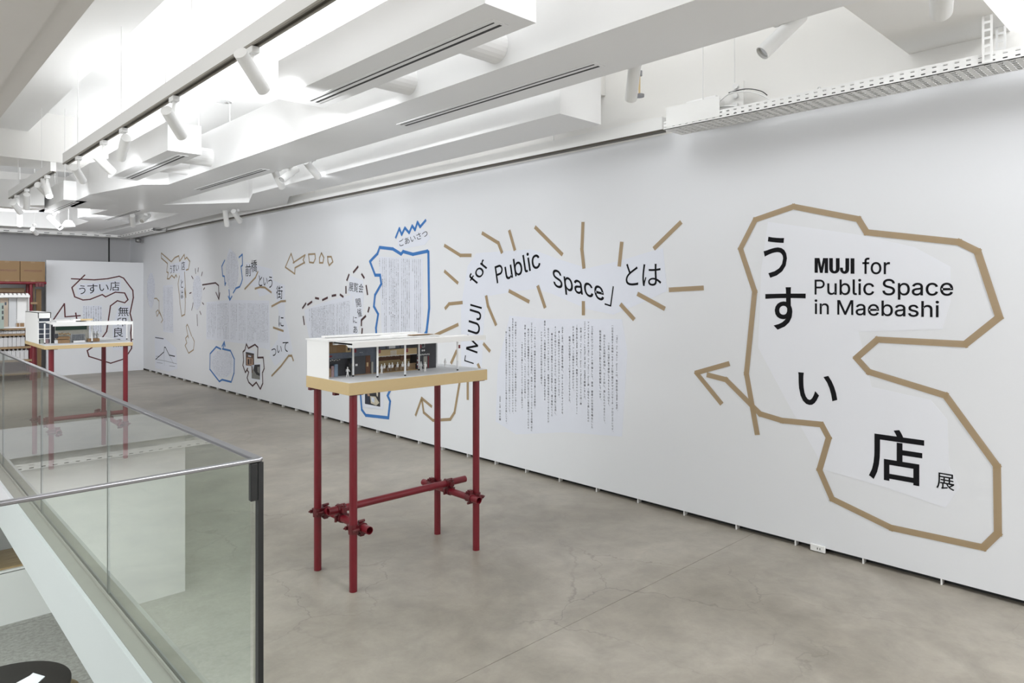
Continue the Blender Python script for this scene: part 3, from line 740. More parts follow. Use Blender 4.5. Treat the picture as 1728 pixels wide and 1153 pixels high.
# shop 4: dark corner shop with bunting of white squares
MB().box(S3, S4, YF - .002, YF + .08, Z0, 1.332).build('corner_shop', M['dark'], m1)
for k in range(9):
    MB().box(S3 + .006 + k * .0105, S3 + .0115 + k * .0105, YF - .006, YF - .003, 1.212 + .0015 * (k % 2), 1.220 + .0015 * (k % 2)).build('white_lantern', M['whitemat'], m1)
MB().box(S3 + .05, S3 + .078, YF - .004, YF - .002, Z0 + .004, 1.205).build('shop_door', M['stone'], m1)
MB().box(S3 + .084, S3 + .092, YF - .004, YF - .002, Z0 + .004, 1.205).build('door_post', M['red'], m1)
for a, b, c, d in ((.035, .060, 1.262, 1.264), (.035, .037, 1.262, 1.30), (.058, .060, 1.262, 1.30), (.035, .060, 1.298, 1.30)):
    MB().box(S3 + a, S3 + b, YF - .004, YF - .002, c, d).build('window_bar', M['greycard'], m1)
MB().cyl((S3 + .042, YF - .003, 1.242), (S3 + .042, YF - .002, 1.242), .006, 12).build('shop_mark', M['whitemat'], m1)
MB().cyl((S3 + .056, YF - .003, 1.242), (S3 + .056, YF - .002, 1.242), .006, 12).build('shop_mark', M['whitemat'], m1)
for k in range(5):
    MB().box(S3 + .002, S3 + .012, YF - .006, YF - .002, 1.14 + k * .013, 1.149 + k * .013).build('red_poster', M['red'] if k % 2 == 0 else M['whitemat'], m1)
MB().box(S4, S4 + .014, YF + .002, TY1 - .004, Z0, 1.332).build('party_wall', M['greycard'], m1)
MB().box(S2 - .016, S2 - .002, YF - .008, YF - .002, Z0, 1.332).build('front_pier', M['stone'], m1)
MB().box(S2 - .014, S3 - .01, YF - .010, YF - .004, 1.306, 1.332).build('blind_box', M['stone'], m1)
GF = 'white scale figures on the near model'
FG = [((586.5, 636), 'walking alone by the left window', 1, False), ((644, 631), 'standing at the left end of the bar', 0, False),
      ((649, 627), 'second along the bar', 1, True), ((657, 625.5), 'third along the bar', 0, True), ((662, 624.5), 'fourth along the bar', 2, True),
      ((671, 623.5), 'fifth along the bar, leaning in', 1, True), ((679.5, 622), 'sixth along the bar', 0, True), ((689.5, 620.5), 'at the right end of the bar', 1, True),
      ((710.5, 626), 'left one of the pair by the corner shop', 0, False), ((717.5, 627), 'right one of the pair by the corner shop', 2, False),
      ((751, 620), 'alone on the empty right plot', 0, False)]
for (pp, d, po, sit) in FG:
    p = onZ(pp[0], pp[1], Z0 + (.0 if not sit else .0))
    if sit: p = Vector((onY(pp[0], 600, YF - .014).x, YF - .014, Z0))
    figure((p.x, p.y, Z0 + .0002), .056, 'white scale figure ' + d, GF, po, 1.57 if sit else .4 * po, sit)

# ---- model on the far table --------------------------------------------------
m2 = empty('shop_street_model', (1.56, 7.9, 1.125), 'architectural model with tall white block and tan crates on the far table', 'architectural model')
MB().box(UX0 + .003, UX1 - .003, UY0 + .003, UY1 - .003, 1.1252, Z0).build('base_sheet', M['greycard'], m2)
YG = 7.70
def gx(px): return onY(px, 560, YG).x
def gz(px, py): return onY(px, py, YG).z
tw = MB(); xa, xb = UX0 + .004, gx(86)
tw.box(xa, xa + .006, YG, UY1 - .005, Z0, 1.42); tw.box(xa, xb, UY1 - .011, UY1 - .005, Z0, 1.42); tw.box(xa, xb, YG, UY1 - .005, 1.414, 1.42)
tw.box(xa, xb, YG, YG + .006, 1.365, 1.42); tw.box(xb - .006, xb, YG, UY1 - .005, Z0, 1.42); tw.box(xa, xb, YG, YG + .006, 1.325, 1.335)
tw.build('tall_block', M['whitemat'], m2)
MB().box(xa + .006, xb - .006, YG + .04, YG + .045, Z0, 1.365).build('recess_back', M['greyb'], m2)
for z in (1.17, 1.215, 1.26):
    MB().box(xa + .006, xb - .006, YG + .001, YG + .006, z, z + .006).build('shelf_band', M['whitemat'], m2)
for k in range(2):
    MB().box(xa + .018 + k * .04, xa + .045 + k * .04, YG + .01, YG + .035, Z0, 1.165).build('goods_display', gm[k], m2)
cn = MB(); cn.box(UX0 + .07, UX1, 7.40, 7.408, 1.297, 1.325); cn.box(UX0 + .07, UX1, 7.408, YG + .10, 1.316, 1.322); cn.build('canopy', M['whitemat'], m2)
rs = MB(); rs.box(1.36, 1.52, 7.74, 7.95, 1.322, 1.334); rs.box(1.50, 1.62, 7.74, 7.9, 1.334, 1.346); rs.box(1.3, 1.66, 7.80, 8.3, 1.322, 1.33); rs.build('roof_sheet', M['whitemat'], m2)
MB().box(1.56, 1.66, 7.72, 7.74, 1.334, 1.350).build('roof_batten', M['kraft'], m2)
MB().box(gx(93), gx(150), YG, YG + .006, Z0, 1.30).build('shop_wall', mat('cream_wall', (.55, .54, .48), .8, var=.15, vscale=40), m2)
MB().box(gx(93.5), gx(146), YG - .012, YG - .004, gz(110, 557.2), gz(110, 551)).build('green_awning', M['green'], m2)
MB().box(gx(86.5), gx(93), YG + .01, YG + .02, Z0, 1.30).build('side_post', M['dark'], m2)
for (a, b, c, d) in ((97, 118, 568, 573), (98, 118, 573.2, 580), (149, 168, 571, 577)):
    p0 = onY(a, d, YG - .07); p1 = onY(b, c, YG - .07)
    MB().box(p0.x, p1.x, YG - .07, YG - .01, max(p0.z, Z0), p1.z).build('crate', M['crate'], m2, bevel=.002)
for k in range(12):
    p = onY(99.5 + k * 1.7, 563 + (k % 3), YG - .04)
    MB().lathe(p, [(.001, -.004), (.006, -.002), (.005, .006), (.001, .009)], 8).build('potted_goods', M['crate'] if k % 2 else M['kraft'], m2)
gr = MB(); p0 = onY(122, 578, YG - .01); p1 = onY(142, 564.5, YG - .01)
for k in range(9): x = p0.x + (p1.x - p0.x) * k / 8; gr.box(x - .0012, x + .0012, YG - .012, YG - .008, p0.z, p1.z)
for k in range(6): z = p0.z + (p1.z - p0.z) * k / 5; gr.box(p0.x, p1.x, YG - .0125, YG - .0085, z - .0012, z + .0012)
gr.build('window_grid', M['greyb'], m2)
MB().box(p0.x - .01, p1.x + .01, YG - .004, YG - .001, p0.z - .004, p1.z + .006).build('window_glass', M['greycard'], m2)
MB().box(gx(122), gx(142), YG - .05, YG - .02, Z0, Z0 + .018).build('bench', M['whitemat'], m2)
MB().box(gx(90.5), gx(96), YG - .06, YG - .03, Z0, Z0 + .03).build('small_cabinet', M['greycard'], m2)
MB().box(gx(90), gx(95.5), YG - .07, YG - .03, Z0 + .05, Z0 + .09).build('small_cabinet', M['dark'], m2)
for px, py in ((75.5, 580.5), (69, 577), (155.3, 577.8), (148, 574.5), (214, 573), (223.5, 573.5)):
    p = onZ(px, py, Z0); c = MB().cyl((p.x, p.y, Z0), (p.x, p.y, 1.316), .0065, 10).build('column', M['whitemat'], m2)
    MB().cyl((p.x, p.y, Z0), (p.x, p.y, Z0 + .01), .0068, 10).build('column_foot', M['black'], c)
for px, d in ((158.5, 'left'), (164, 'right')):
    p = onZ(px, 574.5, Z0); figure((p.x, p.y, Z0 + .0002), .095, 'white scale figure on the far model, %s one beside the crates' % d, 'white scale figures on the far model', 1)

# ------------------------------------------------------------------ shelf rack with cartons at the far end
YR = 15.2
def rx(px): return onY(px, 500, YR).x
def rzz(py, Y=YR): return onY(60, py, Y).z
rk = empty('shelf_rack', (1.8, 15.4, 0), 'red pipe shelf rack with wooden shelves left of the partition', 'shelf')
xr = rx(76)
for x in (rx(53), xr - .55 - 1.2):
    for y in (YR + .04, YR + .40):
        MB().cyl((x, y, 0), (x, y, rzz(477)), .027, 16).build('upright', M['red'], rk)
MB().box(rx(66), rx(75), YR + .30, YR + .33, 0, rzz(488)).build('side_board', M['carton'], rk)
MB().box(rx(62.5), rx(64.5), YR + .36, YR + .40, 0, rzz(478)).build('side_post', M['wood'], rk)
for x0_, x1_ in ((.3, xr),):
    for y in (YR + .02, YR + .40):
        MB().cyl((x0_, y, rzz(477.6)), (x1_ + .02, y, rzz(477.6)), .027, 14).build('rail', M['red'], rk)
for k in range(3):
    x = rx(62 + k * 5); MB().box(x - .02, x + .02, YR - .02, YR + .06, rzz(484), rzz(478)).build('clamp', M['redd'], rk)
for i, py in enumerate((553, 562.5, 584, 606, 628)):
    MB().box(.3, rx(52), YR, YR + .42, rzz(py + 3.2), rzz(py)).build('shelf_board', M['wood'], rk)
for py in (510, 606, 562):
    MB().box(rx(52), rx(63), YR, YR + .42, rzz(py + 3.5), rzz(py)).build('shelf_board', M['wood'], rk)
MB().box(.3, rx(50), YR + .44, YR + .46, 0, rzz(490)).build('back_panel', M['darkwood'], rk)
MB().box(.3, rx(48), YR + .43, YR + .44, rzz(493), rzz(486)).build('upper_strip', M['wood'], rk)
bw = .375
for k in range(5):
    x1_ = xr - k * (bw + .008)
    lab = ['rightmost brown carton on top of the shelf rack', 'second brown carton from the right on top of the rack'][k] if k < 2 else 'brown carton at the left frame edge on top of the rack'
    if x1_ < rx(-2): break
    b = empty('cardboard_box', (x1_ - bw / 2, YR + .2, rzz(475.5)), lab, 'box', 'cartons on the shelf rack')
    MB().box(x1_ - bw, x1_, YR, YR + .42, rzz(475.5), rzz(441.5)).build('carton_body', M['carton'], b, bevel=.004)
    for zz in (rzz(441.5) - .03, rzz(475.5) - .001):
        MB().box(x1_ - bw / 2 - .03, x1_ - bw / 2 + .03, YR - .002, YR + .001, zz, zz + .03).build('packing_tape', M['wood'], b)
def holder(x, y, z, h, w=.058):
    mb = MB(); mb.box(x, x + w, y, y + .22, z, z + h); mb.box(x, x + w * .35, y, y + .22, z + h, z + h + .02)
    mb.box(x + w * .55, x + w, y, y + .22, z + h, z + h + .02)
    mb.box(x + w * .3, x + w * .7, y + .02, y + .06, z + h, z + h + .05)
    return mb
protos = {}
for row, (py, lab, npx) in enumerate(((583.8, 'upper', 43), (605.8, 'lower', 49), (562.3, 'top', 43))):
    hh = .145 if row < 2 else .03
    x = rx(npx) - .062; k = 0
    while x > rx(-3):
        if row not in protos:
            o = holder(0, 0, 0, hh).build('file_holder', M['box2']); protos[row] = o; c = o
        else:
            c = protos[row].copy(); C.objects.link(c)
        c.location = (x, YR + .05, rzz(py) + .001)
        ORD = ['rightmost', 'second from the right', 'third from the right', 'fourth from the right', 'fifth from the right', 'sixth from the right', 'seventh from the right', 'eighth from the right', 'ninth']
        setp(c, 'white notched file holder, %s in the %s row of the rack' % (ORD[k], lab), 'file holder', 'white file holders, %s row of the rack' % lab)
        x -= .0635; k += 1
mz = rzz(553) + .001
m3 = empty('shop_street_model', (1.8, YR + .1, mz), 'interior model with saw-tooth white roof on the far shelf', 'architectural model')
MB().box(rx(-6), rx(48.5), YR - .02, YR + .28, mz, mz + .02).build('base_sheet', M['whitemat'], m3)
MB().box(rx(-6), rx(49), YR + .28, YR + .29, mz, rzz(500)).build('back_wall', M['greycard'], m3)
st_ = MB(); xx = rx(-6)
st_.box(rx(-6), rx(50), YR - .03, YR - .02, rzz(502), rzz(498))
while xx < rx(47):
    st_.add([(xx, YR - .02, rzz(499)), (xx + .055, YR - .02, rzz(499)), (xx + .028, YR - .02, rzz(495)), (xx, YR - .02, rzz(495)),
             (xx, YR + .28, rzz(499)), (xx + .055, YR + .28, rzz(499)), (xx + .028, YR + .28, rzz(495)), (xx, YR + .28, rzz(495))],
            [(0, 1, 2, 3), (7, 6, 5, 4), (0, 4, 5, 1), (1, 5, 6, 2), (2, 6, 7, 3), (3, 7, 4, 0)]); xx += .062
st_.build('saw_tooth_roof', M['whitemat'], m3)
for a, b, mm in ((4, 17, 'stone'), (18, 31, 'greycard'), (32, 48, 'whitemat')):
    MB().box(rx(a), rx(b), YR + .22, YR + .27, mz + .02, rzz(503)).build('room_panel', M[mm] if mm != 'stone' else mat('pale_peach_wall', (.62, .52, .42), .8), m3)
MB().box(rx(48), rx(49.2), YR - .02, YR + .28, mz + .02, rzz(502)).build('side_wall', M['whitemat'], m3)
MB().box(rx(11), rx(14), YR + .21, YR + .22, rzz(515), rzz(510)).build('small_sign', M['greyb'], m3)
MB().box(rx(27), rx(42), YR + .0, YR + .03, rzz(540), rzz(538.5)).build('table_frame', M['whitemat'], m3)
for a in (27, 33, 41.5): MB().box(rx(a), rx(a + .6), YR, YR + .01, mz + .02, rzz(539)).build('table_leg', M['whitemat'], m3)
MB().box(rx(27.5), rx(41), YR + .01, YR + .08, mz + .02, rzz(545)).build('crate', M['crate'], m3)
bd = empty('small_tower_model', (rx(0), YR - .1, mz), 'small grey-green tower model at the left edge of the shelf', 'architectural model')
MB().box(rx(-8), rx(4.5), YR - .01 - .14, YR - .04, mz, rzz(511)).build('tower_body', mat('grey_green_card', (.35, .42, .38), .7), bd)
for py in (517, 525.5, 534.5):
    MB().box(rx(1), rx(3.6), YR - .155, YR - .149, rzz(py + 3.5), rzz(py - 2)).build('tower_window', M['dark'], bd)

# ------------------------------------------------------------------ lettering: outlines of glyphs turned into flat meshes
def glyph_batch(items, res, bold=0):
    items = sorted(set(items)); cu = bpy.data.curves.new('type', 'FONT')
    cu.body = '\n'.join(items); cu.space_line = 4; cu.resolution_u = res; cu.fill_mode = 'FRONT'; cu.offset = bold
    ob = bpy.data.objects.new('type', cu); C.objects.link(ob)
    dg = bpy.context.evaluated_depsgraph_get(); me = bpy.data.meshes.new_from_object(ob.evaluated_get(dg))
    step = 4.0
    ys = [v.co.y for v in me.vertices]
    out = {k: ([], []) for k in items}; idx = {}
    for i, v in enumerate(me.vertices):
        ln = int(round(-(v.co.y - .35) / step)); ln = min(max(ln, 0), len(items) - 1)
        vs, fs = out[items[ln]]; idx[i] = (ln, len(vs)); vs.append((v.co.x, v.co.y + ln * step))
    for p in me.polygons:
        ln = idx[p.vertices[0]][0]
        out[items[ln]][1].append(tuple(idx[j][1] for j in p.vertices))
    bpy.data.objects.remove(ob); bpy.data.meshes.remove(me)
    return out
LINES = ['「MUJI for Public Space」は、無印良品とODAA LABが、', '〈公共を享受する視線〉をテーマに取り組むデザインリサーチ・プロジェクトです。',
 '「公共」は受け身で提供してもらうものではなく、', '自分たちが主体的に参加し、つくり出し、楽しむものであるという、', '既存意識を転換した新たな公共観を提案しています。',
 '2022年にはプロジェクトの第1弾として、東京・銀座の公共空間を舞台にした', 'アイデアをまとめた「MUJI for Public Space展 ―街をもっと楽しむための',
 '100のアイデア―」をATELIER MUJI GINZAで開催しました。', '本展「MUJI for Public Space in Maebashi〈うすい店〉展', '―無印良品とODAA LABが考える、建築プロセスのハッカビリティ―」',
 'はその第2弾で、アーツ前橋からのお声がけにより、', '前橋の公共空間をテーマに考えることになりました。',
 'ODAA LABは、建築的な思考を軸に、リサーチやプロトタイピングを', '通して実験的なデザインを行うプラットフォームです。', 'そこで取り組んでいるテーマのひとつに、既存の素材を最大限に活用し、',
 '最小限の手付きで機能やシステムを拡張したり、違う意味につくり', '変えたりする「ハック」があります。前橋市中心市街地のリサーチで私たちが', '着目したのは、工事現場の仮囲いとアーケード商店街に点在する',
 'シャッターがおろされた旧態の空き店舗です。', '「うすい店」とは、前橋における大規模再開発工事(2029年末開始―', '2031年予定)とアーケード商店街を舞台に、仮囲いやシャッターの下りた空き店舗の前に',
 '奥行き1~2mの仮構建築をつくることで、完成に至るだけに集客が遠のくながるや', '建築・都市のプロセスを再考し、「まちづくりの大きな計画」と', '「市民の日々の暮らしやアクティビティ」を繋ぐ仕掛けです。',
 '本展で提案する「うすい店」は、すべてもし前橋の商店街がうすい店になった', '生まれ変わったらという、私たちの想像をもとにつくられた架空のアイデアです。', '地域に暮らす人びとや事業者が参加しやすい小さな仕掛けのひとつとして、',
 '街への愛着を深めながら〈公共を享受する〉ヒントを得る場となれば嬉しいです。', 'ODAA LAB 元木大輔']
small = glyph_batch([c for c in set(''.join(LINES)) if c != ' '], 1)
BIGCH = list('あうすい店展とは前橋街にという覧会開催たてつ無印良品')
WORDS = ['ごあいさつ', '展覧会', 'www.muji.com']
big = glyph_batch(BIGCH + WORDS, 4)
boldt = glyph_batch(list('うすい店'), 4, .011); boldt.update(glyph_batch(['展'], 4, .004))
def bb(g):
    xs = [p[0] for p in g[0]]; ys = [p[1] for p in g[0]]; return min(xs), min(ys), max(xs), max(ys)


import json
